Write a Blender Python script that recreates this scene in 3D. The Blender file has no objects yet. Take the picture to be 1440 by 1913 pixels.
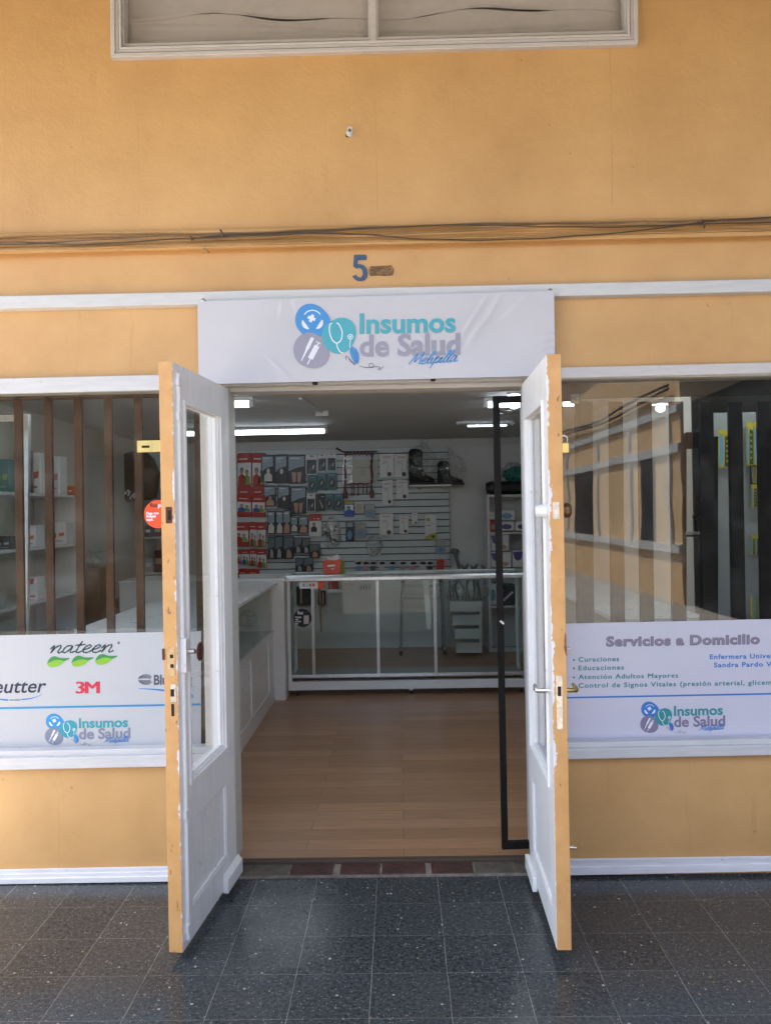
import bpy, bmesh, math, random
from mathutils import Vector, Matrix, noise as mnoise
random.seed(7)
SC = bpy.context.scene
# ------------------------------------------------------------------ camera
F, CX, CY = 1590.0, 720.0, 956.5           # focal length and centre in photograph pixels
EYE = Vector((0.0, -3.61, 1.55))
YAW, ROLL = math.radians(0.83), 0.018
_f = Vector((-math.sin(YAW), math.cos(YAW), 0))
_r0 = Vector((math.cos(YAW), math.sin(YAW), 0)); _u0 = Vector((0, 0, 1))
_r = _r0*math.cos(ROLL) - _u0*math.sin(ROLL)
_u = _u0*math.cos(ROLL) + _r0*math.sin(ROLL)
cam = bpy.data.cameras.new('camera'); camo = bpy.data.objects.new('camera', cam)
SC.collection.objects.link(camo); SC.camera = camo
cam.sensor_fit = 'AUTO'; cam.sensor_width = 36.0; cam.lens = F/1913*36
cam.clip_start = 0.05; cam.clip_end = 500
camo.matrix_world = Matrix(((_r.x, _u.x, -_f.x, EYE.x), (_r.y, _u.y, -_f.y, EYE.y), (_r.z, _u.z, -_f.z, EYE.z), (0, 0, 0, 1)))

def P(px, py, Y=0.0):
    """the point of the plane y=Y seen at a pixel of the photograph"""
    d = _f + _r*((px-CX)/F) + _u*((CY-py)/F)
    return EYE + d*((Y-EYE.y)/d.y)
# ------------------------------------------------------------------ sky, sun, exposure
SUN_EL, SUN_AZ = math.radians(62), math.radians(225)     # azimuth clockwise from +Y: sun stands left and behind the camera
w = bpy.data.worlds.new("World"); SC.world = w; w.use_nodes = True
nt = w.node_tree; bg = nt.nodes['Background']
sky = nt.nodes.new('ShaderNodeTexSky'); sky.sky_type = 'NISHITA'; sky.sun_disc = False
sky.sun_elevation = SUN_EL; sky.sun_rotation = SUN_AZ; sky.dust_density = 2.0
nt.links.new(sky.outputs[0], bg.inputs['Color']); bg.inputs['Strength'].default_value = 0.15
sl = bpy.data.lights.new('sun', 'SUN'); sl.energy = 5.0; sl.angle = math.radians(0.5); sl.color = (1, .95, .87)
so = bpy.data.objects.new('sun', sl); SC.collection.objects.link(so)
sd = Vector((math.sin(SUN_AZ)*math.cos(SUN_EL), math.cos(SUN_AZ)*math.cos(SUN_EL), math.sin(SUN_EL)))
so.rotation_euler = (-sd).to_track_quat('-Z', 'Y').to_euler(); so.location = sd*30
SC.view_settings.view_transform = 'Standard'; SC.view_settings.look = 'None'
SC.view_settings.exposure = 2.0; SC.view_settings.gamma = 1.0
SC.cycles.use_denoising = True
SC.cycles.max_bounces = 10; SC.cycles.diffuse_bounces = 5; SC.cycles.glossy_bounces = 4
SC.cycles.transparent_max_bounces = 24; SC.cycles.caustics_reflective = False; SC.cycles.caustics_refractive = False
SC.cycles.sample_clamp_indirect = 6.0
# ------------------------------------------------------------------ materials
def lin(c):
    return tuple((x/12.92 if x <= .04045 else ((x+.055)/1.055)**2.4) for x in c)
def S(r, g, b):
    return lin((r/255, g/255, b/255))
class NT:
    def __init__(s, m): s.t = m.node_tree; s.n = s.t.nodes
    def new(s, typ, **kw):
        nd = s.n.new('ShaderNode'+typ)
        for k, v in kw.items():
            if k.startswith('i_'):
                k2 = k[2:]; k2 = int(k2) if k2.isdigit() else k2.replace('_', ' ')
                nd.inputs[k2].default_value = v
            else: setattr(nd, k, v)
        return nd
    def link(s, a, b): s.t.links.new(a, b)
    def math(s, op, a, b=None, c=None):
        nd = s.n.new('ShaderNodeMath'); nd.operation = op
        for i, v in enumerate((a, b, c)):
            if v is None: continue
            if isinstance(v, (int, float)): nd.inputs[i].default_value = v
            else: s.link(v, nd.inputs[i])
        return nd.outputs[0]
    def mix(s, fac, a, b):
        nd = s.n.new('ShaderNodeMix'); nd.data_type = 'RGBA'
        for i, v in ((0, fac), (6, a), (7, b)):
            if isinstance(v, (int, float)): nd.inputs[i].default_value = v
            elif isinstance(v, tuple): nd.inputs[i].default_value = (*v, 1) if len(v) == 3 else v
            else: s.link(v, nd.inputs[i])
        return nd.outputs[2]
    def ramp(s, v, a, b):
        nd = s.n.new('ShaderNodeMapRange'); nd.inputs[1].default_value = a; nd.inputs[2].default_value = b
        s.link(v, nd.inputs[0]); return nd.outputs[0]
    def noise(s, vec, scale, detail=4, rough=.55):
        nd = s.new('TexNoise', i_Scale=scale, i_Detail=detail, i_Roughness=rough)
        if vec is not None: s.link(vec, nd.inputs['Vector'])
        return nd.outputs['Fac']
    def stretch(s, vec, sc):
        nd = s.n.new('ShaderNodeMapping'); nd.inputs['Scale'].default_value = sc
        s.link(vec, nd.inputs['Vector']); return nd.outputs[0]
MATS = {}
def mat(name, col, rough=.5, metal=0.0, var=.06, vscale=8.0, bump=0.0, bscale=60.0, spec=.5, emit=None, dirt=0.0, stretch=None, coat=0.0):
    if name in MATS: return MATS[name]
    m = bpy.data.materials.new(name); m.use_nodes = True; MATS[name] = m
    N = NT(m); b = N.n['Principled BSDF']
    b.inputs['Roughness'].default_value = rough; b.inputs['Metallic'].default_value = metal
    b.inputs['Specular IOR Level'].default_value = spec
    if coat: b.inputs['Coat Weight'].default_value = coat
    tc = N.new('TexCoord').outputs['Object']
    if stretch: tc = N.stretch(tc, stretch)
    c = tuple(col)
    if var > 0:
        f = N.ramp(N.noise(tc, vscale, 5), .3, .7)
        out = N.mix(f, tuple(x*(1-var) for x in c), tuple(min(1, x*(1+var)) for x in c))
        if dirt:
            d = N.ramp(N.noise(tc, vscale*2.3, 8, .7), .58, .75)
            out = N.mix(N.math('MULTIPLY', d, dirt), out, tuple(x*.35 for x in c))
        N.link(out, b.inputs['Base Color'])
        r2 = N.math('MULTIPLY_ADD', N.noise(tc, vscale*3, 4), .16, max(.02, rough-.08)); N.link(r2, b.inputs['Roughness'])
    else: b.inputs['Base Color'].default_value = (*c, 1)
    if bump:
        bp = N.new('Bump', i_Strength=bump, i_Distance=.01); N.link(N.noise(tc, bscale, 5), bp.inputs['Height'])
        N.link(bp.outputs[0], b.inputs['Normal'])
    if emit:
        b.inputs['Emission Color'].default_value = (*emit[0], 1); b.inputs['Emission Strength'].default_value = emit[1]
    return m
def glass_mat(name, tint=(1, 1, 1), refl=1.0, grime=0.0, base=.04):
    if name in MATS: return MATS[name]
    m = bpy.data.materials.new(name); m.use_nodes = True; MATS[name] = m
    N = NT(m); N.n.remove(N.n['Principled BSDF']); out = N.n['Material Output']
    tr = N.new('BsdfTransparent'); tr.inputs[0].default_value = (*tint, 1)
    gl = N.new('BsdfGlossy'); gl.inputs['Roughness'].default_value = 0.012
    lw = N.new('LayerWeight', i_Blend=.5)
    f = N.math('POWER', lw.outputs['Facing'], 5.0)
    f = N.math('MULTIPLY_ADD', f, 1-base, base); f = N.math('MULTIPLY', f, refl)
    tc = N.new('TexCoord').outputs['Object']
    bp = N.new('Bump', i_Strength=.012, i_Distance=.05); N.link(N.noise(tc, 2.2, 2), bp.inputs['Height']); N.link(bp.outputs[0], gl.inputs['Normal'])
    mx = N.new('MixShader'); N.link(f, mx.inputs[0]); N.link(tr.outputs[0], mx.inputs[1]); N.link(gl.outputs[0], mx.inputs[2])
    last = mx.outputs[0]
    if grime:
        df = N.new('BsdfDiffuse'); df.inputs[0].default_value = (.6, .6, .58, 1)
        m2 = N.new('MixShader'); g = N.math('MULTIPLY', N.ramp(N.noise(tc, 5, 6, .65), .45, .8), grime)
        N.link(g, m2.inputs[0]); N.link(last, m2.inputs[1]); N.link(df.outputs[0], m2.inputs[2]); last = m2.outputs[0]
    N.link(last, out.inputs['Surface']); return m
def clear_bag(name='clear_plastic', milk=.22, sc=60):
    """crinkled clear plastic film"""
    if name in MATS: return MATS[name]
    m = bpy.data.materials.new(name); m.use_nodes = True; MATS[name] = m
    N = NT(m); N.n.remove(N.n['Principled BSDF']); out = N.n['Material Output']
    tc = N.new('TexCoord').outputs['Object']
    tr = N.new('BsdfTransparent'); gl = N.new('BsdfGlossy'); gl.inputs['Roughness'].default_value = .15
    bp = N.new('Bump', i_Strength=.9, i_Distance=.01); N.link(N.noise(tc, sc, 3), bp.inputs['Height']); N.link(bp.outputs[0], gl.inputs['Normal'])
    df = N.new('BsdfDiffuse'); df.inputs[0].default_value = (.7, .75, .75, 1); N.link(bp.outputs[0], df.inputs['Normal'])
    m1 = N.new('MixShader'); m1.inputs[0].default_value = .35; N.link(df.outputs[0], m1.inputs[1]); N.link(gl.outputs[0], m1.inputs[2])
    m2 = N.new('MixShader'); g = N.math('MULTIPLY_ADD', N.ramp(N.noise(tc, sc*.7, 3), .5, .75), .5, milk)
    N.link(g, m2.inputs[0]); N.link(tr.outputs[0], m2.inputs[1]); N.link(m1.outputs[0], m2.inputs[2])
    N.link(m2.outputs[0], out.inputs['Surface']); return m
# ------------------------------------------------------------------ mesh collecting
class MB:
    def __init__(s): s.v = []; s.f = []; s.m = []; s.smooth = set()
    def add(s, vs, fs, mi=0, smooth=False):
        n = len(s.v); s.v += [Vector(p) for p in vs]
        for f in fs:
            if smooth: s.smooth.add(len(s.f))
            s.f.append([n+i for i in f]); s.m.append(mi)
        return s
    def hexa(s, a, b, mi=0):
        """two matching rings joined and capped"""
        n = len(a); fs = [list(range(n))[::-1], list(range(n, 2*n))]
        for i in range(n): fs.append([i, (i+1) % n, n+(i+1) % n, n+i])
        return s.add(list(a)+list(b), fs, mi)
    def box(s, x0, x1, y0, y1, z0, z1, mi=0):
        a = [(x0, y0, z0), (x1, y0, z0), (x1, y0, z1), (x0, y0, z1)]
        b = [(x0, y1, z0), (x1, y1, z0), (x1, y1, z1), (x0, y1, z1)]
        return s.hexa(a, b, mi)
    def px(s, pts, Y, t, mi=0):
        """a slab whose front outline is read at the plane y=Y and which is t thick behind it"""
        a = [P(x, y, Y) for x, y in pts]
        return s.hexa(a, [p+Vector((0, t, 0)) for p in a], mi)
    def rect(s, x0, y0, x1, y1, Y, t, mi=0, k=.0):
        return s.px([(x0, y1), (x1, y1-k*(x1-x0)), (x1, y0-k*(x1-x0)), (x0, y0)], Y, t, mi)
    def flat(s, pts, mi=0):
        return s.add(pts, [list(range(len(pts)))], mi)
    def tube(s, path, r, n=8, mi=0, cap=True):
        path = [Vector(p) for p in path]; rs = r if isinstance(r, (list, tuple)) else [r]*len(path)
        rings = []; up = Vector((0, 0, 1))
        for i, p in enumerate(path):
            d = (path[min(i+1, len(path)-1)]-path[max(i-1, 0)]).normalized()
            a = d.cross(up)
            if a.length < .05: a = d.cross(Vector((1, 0, 0)))
            a.normalize(); b = d.cross(a).normalized()
            rings.append([p+(a*math.cos(2*math.pi*k/n)+b*math.sin(2*math.pi*k/n))*rs[i] for k in range(n)])
        vs = [q for R in rings for q in R]; fs = []
        for i in range(len(rings)-1):
            for k in range(n): fs.append([i*n+k, i*n+(k+1) % n, (i+1)*n+(k+1) % n, (i+1)*n+k])
        s.add(vs, fs, mi, True)
        if cap: s.add(rings[0], [list(range(n))[::-1]], mi); s.add(rings[-1], [list(range(n))], mi)
        return s
    def lathe(s, prof, c, axis=(0, 0, 1), n=20, mi=0):
        """profile of (radius, height) round an axis through c"""
        ax = Vector(axis).normalized(); a = ax.orthogonal().normalized(); b = ax.cross(a); c = Vector(c)
        vs = []; fs = []
        for r, h in prof:
            for k in range(n): vs.append(c+ax*h+(a*math.cos(2*math.pi*k/n)+b*math.sin(2*math.pi*k/n))*max(r, 1e-5))
        for i in range(len(prof)-1):
            for k in range(n): fs.append([i*n+k, i*n+(k+1) % n, (i+1)*n+(k+1) % n, (i+1)*n+k])
        return s.add(vs, fs, mi, True)
    def ell(s, c, rx, ry, rz, mi=0, n=14, k=9, bumpy=0, seed=0):
        vs = []; fs = []
        for i in range(k+1):
            th = math.pi*i/k
            for j in range(n):
                ph = 2*math.pi*j/n; d = Vector((math.sin(th)*math.cos(ph), math.sin(th)*math.sin(ph), math.cos(th)))
                q = 1+bumpy*mnoise.noise(d*1.7+Vector((seed, 0, 0)))
                vs.append(Vector(c)+Vector((d.x*rx, d.y*ry, d.z*rz))*q)
        for i in range(k):
            for j in range(n): fs.append([i*n+j, (i+1)*n+j, (i+1)*n+(j+1) % n, i*n+(j+1) % n])
        return s.add(vs, fs, mi, True)
    def build(s, name, mats, parent=None, bevel=0, origin=None, label=None, cat=None, group=None, kind=None, segs=2):
        o0 = Vector(origin) if origin is not None else (Vector(parent['_o']) if parent is not None and '_o' in parent else Vector((0, 0, 0)))
        me = bpy.data.meshes.new(name)
        me.from_pydata([tuple(p-o0) for p in s.v], [], s.f)
        ms = mats if isinstance(mats, (list, tuple)) else [mats]
        for m in ms: me.materials.append(m)
        for i, p in enumerate(me.polygons):
            p.material_index = min(s.m[i], len(ms)-1); p.use_smooth = i in s.smooth
        bm = bmesh.new(); bm.from_mesh(me); bmesh.ops.recalc_face_normals(bm, faces=bm.faces); bm.to_mesh(me); bm.free()
        o = bpy.data.objects.new(name, me); SC.collection.objects.link(o)
        if parent is not None: o.parent = parent
        else: o.location = o0
        o['_o'] = tuple(o0)
        if bevel:
            bv = o.modifiers.new('bevel', 'BEVEL'); bv.width = bevel; bv.segments = segs; bv.limit_method = 'ANGLE'; bv.angle_limit = math.radians(40)
        tag(o, label, cat, group, kind); return o
def tag(o, label=None, cat=None, group=None, kind=None):
    if label: o['label'] = label
    if cat: o['category'] = cat
    if group: o['group'] = group
    if kind: o['kind'] = kind
def empty(name, loc, label=None, cat=None, group=None, kind=None):
    o = bpy.data.objects.new(name, None); SC.collection.objects.link(o); o.location = loc; o['_o'] = tuple(loc); o.empty_display_size = .05
    tag(o, label, cat, group, kind); return o
# ------------------------------------------------------------------ flat printed shapes: lettering, ribbons, blobs on a plane y=Y
def smooth(pts, k=6):
    out = []; n = len(pts)
    for i in range(n-1):
        p0, p1, p2, p3 = pts[max(i-1, 0)], pts[i], pts[i+1], pts[min(i+2, n-1)]
        for j in range(k):
            t = j/k
            out.append(tuple(.5*((2*p1[a])+(-p0[a]+p2[a])*t+(2*p0[a]-5*p1[a]+4*p2[a]-p3[a])*t*t+(-p0[a]+3*p1[a]-3*p2[a]+p3[a])*t**3) for a in (0, 1)))
    out.append(tuple(pts[-1])); return out
def ribbon(mb, pts, wid, to3, mi=0):
    """a stroke of the given width along 2-D points; to3 maps 2-D to the plane"""
    w0 = wid if isinstance(wid, (list, tuple)) else [wid]*len(pts)
    L = []; R = []
    for i, p in enumerate(pts):
        a = pts[max(i-1, 0)]; b = pts[min(i+1, len(pts)-1)]
        dx, dy = b[0]-a[0], b[1]-a[1]; l = math.hypot(dx, dy) or 1
        nx, ny = -dy/l*w0[i]/2, dx/l*w0[i]/2
        L.append(to3(p[0]+nx, p[1]+ny)); R.append(to3(p[0]-nx, p[1]-ny))
    n = len(pts)
    mb.add(L+R, [[i, i+1, n+i+1, n+i] for i in range(n-1)], mi)
def blob(mb, pts, to3, mi=0):
    mb.flat([to3(*p) for p in pts], mi)
def ell2(cx, cy, rx, ry, n=24, rot=0, sq=0):
    out = []
    for k in range(n):
        t = 2*math.pi*k/n; q = 1+sq*math.sin(2*t+.7)+sq*.6*math.cos(3*t)
        x, y = rx*q*math.cos(t), ry*q*math.sin(t)
        out.append((cx+x*math.cos(rot)-y*math.sin(rot), cy+x*math.sin(rot)+y*math.cos(rot)))
    return out
_fc = {}
def glyphs(txt, bold=0.0, shear=0.0, space=1.0):
    key = (txt, bold, shear, space)
    if key in _fc: return _fc[key]
    cu = bpy.data.curves.new('lettering', 'FONT'); cu.body = txt; cu.offset = bold; cu.shear = shear; cu.space_character = space; cu.resolution_u = 3
    ob = bpy.data.objects.new('lettering', cu); SC.collection.objects.link(ob)
    me = bpy.data.meshes.new_from_object(ob.evaluated_get(bpy.context.evaluated_depsgraph_get()))
    vs = [(v.co.x, v.co.y) for v in me.vertices]; fs = [list(p.vertices) for p in me.polygons]
    bpy.data.objects.remove(ob); bpy.data.curves.remove(cu); bpy.data.meshes.remove(me)
    _fc[key] = (vs, fs); return vs, fs
def text(mb, txt, x0, x1, base, cap, to3, mi=0, k=0.0, bold=0.0, shear=0.0, space=1.0):
    """lettering from x0 to x1 on a baseline that rises by k per unit; cap is the height of a capital"""
    vs, fs = glyphs(txt, bold, shear, space)
    a = min(v[0] for v in vs); b = max(v[0] for v in vs); sc = (x1-x0)/(b-a)
    hs = glyphs('H', bold); ch = max(v[1] for v in hs[0])
    mb.add([to3(x0+(v[0]-a)*sc, base-k*(v[0]-a)*sc - v[1]/ch*cap) for v in vs], fs, mi)
def plane_px(Y, ox=0, oy=0, s=1.0, sy=None):
    """maps crop coordinates to the plane y=Y"""
    sy = sy or s
    return lambda u, v: P(ox+u/s, oy+v/sy, Y)
# ------------------------------------------------------------------ shared materials
def wall_paint():
    m = bpy.data.materials.new('ochre_paint'); m.use_nodes = True; N = NT(m); b = N.n['Principled BSDF']
    tc = N.new('TexCoord').outputs['Object']
    big = N.ramp(N.noise(tc, 1.5, 7, .62), .32, .68); fine = N.ramp(N.noise(tc, 14, 6, .65), .3, .7)
    c = N.mix(big, (.51, .285, .102), (.66, .395, .158))
    c = N.mix(N.math('MULTIPLY', fine, .35), c, (.60, .35, .145))
    drip = N.ramp(N.noise(N.stretch(tc, (7, 7, .7)), 2.2, 6, .6), .62, .8)
    c = N.mix(N.math('MULTIPLY', drip, .4), c, (.40, .20, .075))
    spots = N.ramp(N.noise(tc, 26, 2, .5), .73, .78)
    c = N.mix(N.math('MULTIPLY', spots, .5), c, (.30, .17, .08))
    sx = N.new('SeparateXYZ'); N.link(tc, sx.inputs[0])
    wob = N.math('MULTIPLY_ADD', N.noise(tc, 5, 4), .012, -.006)
    crack = None
    for x0 in (-1.075, -.062, .93, -2.05, 1.96):
        d = N.math('ABSOLUTE', N.math('ADD', N.math('SUBTRACT', sx.outputs[0], x0), wob))
        l = N.math('LESS_THAN', d, .0016)
        crack = l if crack is None else N.math('MAXIMUM', crack, l)
    hi = N.math('GREATER_THAN', sx.outputs[2], 2.83)
    crack = N.math('MULTIPLY', N.math('MULTIPLY', crack, hi), N.ramp(N.noise(tc, 3, 3), .4, .6))
    c = N.mix(N.math('MULTIPLY', crack, .45), c, (.30, .16, .06))
    N.link(c, b.inputs['Base Color'])
    N.link(N.math('MULTIPLY_ADD', fine, .12, .42), b.inputs['Roughness'])
    bp = N.new('Bump', i_Strength=.22, i_Distance=.012)
    h = N.math('ADD', N.math('MULTIPLY', N.noise(tc, 90, 3), .25), N.math('ADD', N.noise(tc, 9, 5), N.math('MULTIPLY', crack, -1.2)))
    h = N.math('ADD', h, N.math('MULTIPLY', spots, .6))
    N.link(h, bp.inputs['Height']); N.link(bp.outputs[0], b.inputs['Normal']); return m
OCHRE = wall_paint()
def white_paint(name, col, wear=.25, streak=(2, 2, 14)):
    m = bpy.data.materials.new(name); m.use_nodes = True; N = NT(m); b = N.n['Principled BSDF']
    tc = N.new('TexCoord').outputs['Object']
    f = N.noise(N.stretch(tc, streak), 4, 6, .6)
    c = N.mix(N.ramp(f, .35, .7), col, tuple(x*.88 for x in col))
    d = N.ramp(N.noise(tc, 22, 6, .7), .63, .72)
    c = N.mix(N.math('MULTIPLY', d, wear), c, (.30, .25, .19))
    N.link(c, b.inputs['Base Color']); b.inputs['Roughness'].default_value = .38
    bp = N.new('Bump', i_Strength=.18, i_Distance=.008); N.link(f, bp.inputs['Height']); N.link(bp.outputs[0], b.inputs['Normal']); return m
WHITE = white_paint('white_gloss_paint', (.61, .61, .61))
WHITEV = white_paint('white_door_paint', (.90, .90, .90), .5, (10, 10, 1.2))
CREAM = white_paint('grey_window_paint', (.60, .57, .55), .3)
IVORY = white_paint('ivory_paint', (.66, .62, .55), .35, (8, 8, 1))
GATE = mat('black_gate_paint', (.012, .010, .010), .55, var=.3, vscale=20, dirt=.3, spec=.10)
BARBROWN = mat('brown_bar_paint', (.075, .032, .012), .5, var=.25, vscale=10, spec=.25)
BARDARK = mat('dark_bar_paint', (.010, .007, .006), .5, var=.25, vscale=10, spec=.12)
BRASS = mat('brass', (.70, .52, .20), .32, 1.0, var=.12, vscale=30)
STEEL = mat('worn_steel', (.55, .53, .50), .35, 1.0, var=.3, vscale=60)
CHROME = mat('chrome', (.75, .76, .78), .15, 1.0, var=0)
HOLE = mat('dark_hole', (.02, .010, .006), .9, var=0)
RUST = mat('dark_red_brown', (.085, .022, .014), .35, var=.2, vscale=40)
GLASS = glass_mat('window_glass', (.93, .95, .94), 1.0, .05)
GLASSR = glass_mat('reflective_window_glass', (.86, .88, .87), 1.45, .04)
DGLASS = glass_mat('door_glass', (.94, .95, .95), 1.0, .03)
CGLASS = glass_mat('cabinet_glass', (.90, .94, .93), .4, .03)
SHOPWALL = mat('pale_shop_wall', (.62, .64, .64), .6, var=.05, vscale=2, bump=.05)
CEIL = mat('shop_ceiling_paint', (.62, .63, .62), .7, var=.06, vscale=1.5)
MELA = mat('white_melamine', (.68, .69, .70), .3, var=.03, vscale=4)
ALU = mat('satin_aluminium', (.62, .64, .66), .32, .85, var=.1, vscale=20)
SIGN = mat('white_banner_fabric', (.55, .545, .58), .5, var=.03, vscale=3)
VINYL = mat('white_vinyl', (.46, .475, .50), .32, var=.02, vscale=3)
# ------------------------------------------------------------------ ground
def floor_tiles():
    m = bpy.data.materials.new('dark_vinyl_tile'); m.use_nodes = True; N = NT(m); b = N.n['Principled BSDF']
    tc = N.new('TexCoord').outputs['Object']; sx = N.new('SeparateXYZ'); N.link(tc, sx.inputs[0])
    T = .2535; x0 = P(704.7, 1638.9, 0).x
    def plane_row(py):
        d = _f + _r*((720-CX)/F) + _u*((CY-py)/F); t = -EYE.z/d.z; return (EYE+d*t).y
    y0 = plane_row(1748.3)
    wob = N.math('MULTIPLY_ADD', N.noise(tc, 6, 3), .006, -.003)
    u = N.math('DIVIDE', N.math('ADD', N.math('SUBTRACT', sx.outputs[0], x0), wob), T)
    v = N.math('DIVIDE', N.math('ADD', N.math('SUBTRACT', sx.outputs[1], y0), wob), T)
    def edge(a):
        fr = N.math('FRACT', N.math('ADD', a, 100.0)); return N.math('MINIMUM', fr, N.math('SUBTRACT', 1.0, fr))
    eu, ev = edge(u), edge(v)
    ju = N.math('LESS_THAN', eu, .0050); jv = N.math('LESS_THAN', ev, .0042)
    jm = N.math('MAXIMUM', ju, N.math('MULTIPLY', jv, .8))
    jm = N.math('MULTIPLY', jm, N.ramp(N.noise(tc, 7, 6, .75), .30, .58))
    cid = N.new('CombineXYZ'); N.link(N.math('FLOOR', N.math('ADD', u, 100.0)), cid.inputs[0]); N.link(N.math('FLOOR', N.math('ADD', v, 100.0)), cid.inputs[1])
    wn = N.new('TexWhiteNoise', noise_dimensions='2D'); N.link(cid.outputs[0], wn.inputs['Vector'])
    base = N.mix(wn.outputs['Value'], (.013, .018, .022), (.034, .041, .044))
    mott = N.ramp(N.noise(tc, 70, 6, .75), .4, .66)
    base = N.mix(N.math('MULTIPLY', mott, .9), base, (.090, .102, .106))
    dark = N.ramp(N.noise(tc, 110, 3, .6), .58, .66)
    base = N.mix(N.math('MULTIPLY', dark, .85), base, (.006, .007, .008))
    vo = N.new('TexVoronoi', i_Scale=72.0, i_Randomness=1.0); N.link(tc, vo.inputs['Vector'])
    sep = N.new('SeparateColor'); N.link(vo.outputs['Color'], sep.inputs[0])
    chip = N.math('MULTIPLY', N.math('LESS_THAN', vo.outputs['Distance'], N.math('MULTIPLY', sep.outputs[1], .42)), N.math('GREATER_THAN', sep.outputs[0], .935))
    base = N.mix(chip, base, N.mix(sep.outputs[2], (.42, .42, .40), (.20, .15, .10)))
    vo2 = N.new('TexVoronoi', i_Scale=210.0); N.link(tc, vo2.inputs['Vector'])
    s2 = N.new('SeparateColor'); N.link(vo2.outputs['Color'], s2.inputs[0])
    chip2 = N.math('MULTIPLY', N.math('LESS_THAN', vo2.outputs['Distance'], .4), N.math('GREATER_THAN', s2.outputs[0], .955))
    base = N.mix(N.math('MULTIPLY', chip2, .8), base, (.34, .34, .33))
    dust = N.ramp(N.noise(tc, 2.3, 8, .68), .44, .70)
    base = N.mix(N.math('MULTIPLY', dust, .34), base, (.085, .075, .062))
    scr = N.math('MULTIPLY', N.ramp(N.noise(N.stretch(tc, (3, 22, 1)), 5, 4, .6), .66, .74), .35)
    base = N.mix(scr, base, (.22, .22, .22))
    base = N.mix(jm, base, (.23, .22, .20))
    N.link(base, b.inputs['Base Color'])
    N.link(N.math('ADD', N.math('MULTIPLY_ADD', dust, .12, .13), N.math('MULTIPLY', mott, .08)), b.inputs['Roughness'])
    b.inputs['Specular IOR Level'].default_value = .30
    bp = N.new('Bump', i_Strength=.12, i_Distance=.004); N.link(N.math('ADD', N.noise(tc, 40, 4), N.math('MULTIPLY', jm, -1.0)), bp.inputs['Height'])
    bp2 = N.new('Bump', i_Strength=.10, i_Distance=.03); N.link(N.noise(tc, 4, 3), bp2.inputs['Height']); N.link(bp.outputs[0], bp2.inputs['Normal'])
    N.link(bp2.outputs[0], b.inputs['Normal']); return m
mb = MB(); mb.box(-1.95, 14, -2.4, .0, -.08, 0)
mb.build('pavement', floor_tiles(), kind='structure')
mb = MB(); mb.add([(-60, -90, -.004), (60, -90, -.004), (60, -2.4, -.004), (-60, -2.4, -.004)], [[0, 1, 2, 3]])
mb.build('courtyard_ground', mat('courtyard_concrete', (.25, .225, .195), .8, var=.15, vscale=1.5), kind='structure')
mb = MB(); mb.box(-14, -1.95, -2.4, 0, -.08, -.003); mb.build('side_bounce_ground', mat('pale_bounce_concrete', (.52, .49, .44), .8, var=.1, vscale=1.5), kind='structure')  # unseen pale ground, added to bounce light onto the doors and lower wall
ZF = .02
def laminate():
    m = bpy.data.materials.new('brown_laminate'); m.use_nodes = True; N = NT(m); b = N.n['Principled BSDF']
    tc = N.new('TexCoord').outputs['Object']
    br = N.new('TexBrick', i_Scale=1.0, i_Mortar_Size=.0014, i_Brick_Width=1.2, i_Row_Height=.125, offset=.37)
    br.inputs['Color1'].default_value = (.36, .19, .095, 1); br.inputs['Color2'].default_value = (.50, .28, .15, 1); br.inputs['Mortar'].default_value = (.07, .038, .02, 1)
    N.link(tc, br.inputs['Vector'])
    g = N.noise(N.stretch(tc, (1.3, 22, 1)), 3, 7, .65)
    c = N.mix(N.ramp(g, .35, .7), br.outputs[0], N.mix(.55, br.outputs[0], (.23, .12, .06)))
    c = N.mix(N.math('MULTIPLY', N.ramp(N.noise(tc, 1.4, 5), .45, .75), .3), c, (.30, .21, .15))
    N.link(c, b.inputs['Base Color']); N.link(N.math('MULTIPLY_ADD', g, .2, .22), b.inputs['Roughness']); return m
mb = MB(); mb.box(-2.8, 3.2, .13, 6.0, ZF-.1, ZF); mb.build('shop_floor', laminate(), kind='structure')
# ------------------------------------------------------------------ the shop building
B = empty('shop_building', (0, 0, 0), 'ochre painted shop building with white trim around an open double door', 'building')
def grid_wall(xc, zc, holes, y0, y1):
    mb = MB(); nx, nz = len(xc)-1, len(zc)-1
    def solid(i, k):
        if not (0 <= i < nx and 0 <= k < nz): return False
        x, z = (xc[i]+xc[i+1])/2, (zc[k]+zc[k+1])/2
        return not any(a < x < b and c < z < d for a, b, c, d in holes)
    for i in range(nx):
        for k in range(nz):
            if not solid(i, k): continue
            a, b, c, d = xc[i], xc[i+1], zc[k], zc[k+1]
            mb.add([(a, y0, c), (b, y0, c), (b, y0, d), (a, y0, d)], [[0, 1, 2, 3]]); mb.add([(a, y1, c), (b, y1, c), (b, y1, d), (a, y1, d)], [[3, 2, 1, 0]])
            if not solid(i-1, k): mb.add([(a, y0, c), (a, y1, c), (a, y1, d), (a, y0, d)], [[0, 1, 2, 3]])
            if not solid(i+1, k): mb.add([(b, y0, c), (b, y1, c), (b, y1, d), (b, y0, d)], [[3, 2, 1, 0]])
            if not solid(i, k-1): mb.add([(a, y0, c), (b, y0, c), (b, y1, c), (a, y1, c)], [[3, 2, 1, 0]])
            if not solid(i, k+1): mb.add([(a, y0, d), (b, y0, d), (b, y1, d), (a, y1, d)], [[0, 1, 2, 3]])
    return mb
XD0, XD1 = P(421, 957).x, P(1001, 957).x               # rough opening of the door
ZD = P(700, 700).z
LW = (P(-420, 957).x, P(402, 957).x, P(200, 1428).z, P(200, 714).z)
RW = (P(1018, 957).x, P(1850, 957).x, P(1240, 1404).z, P(1240, 690).z)
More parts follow.
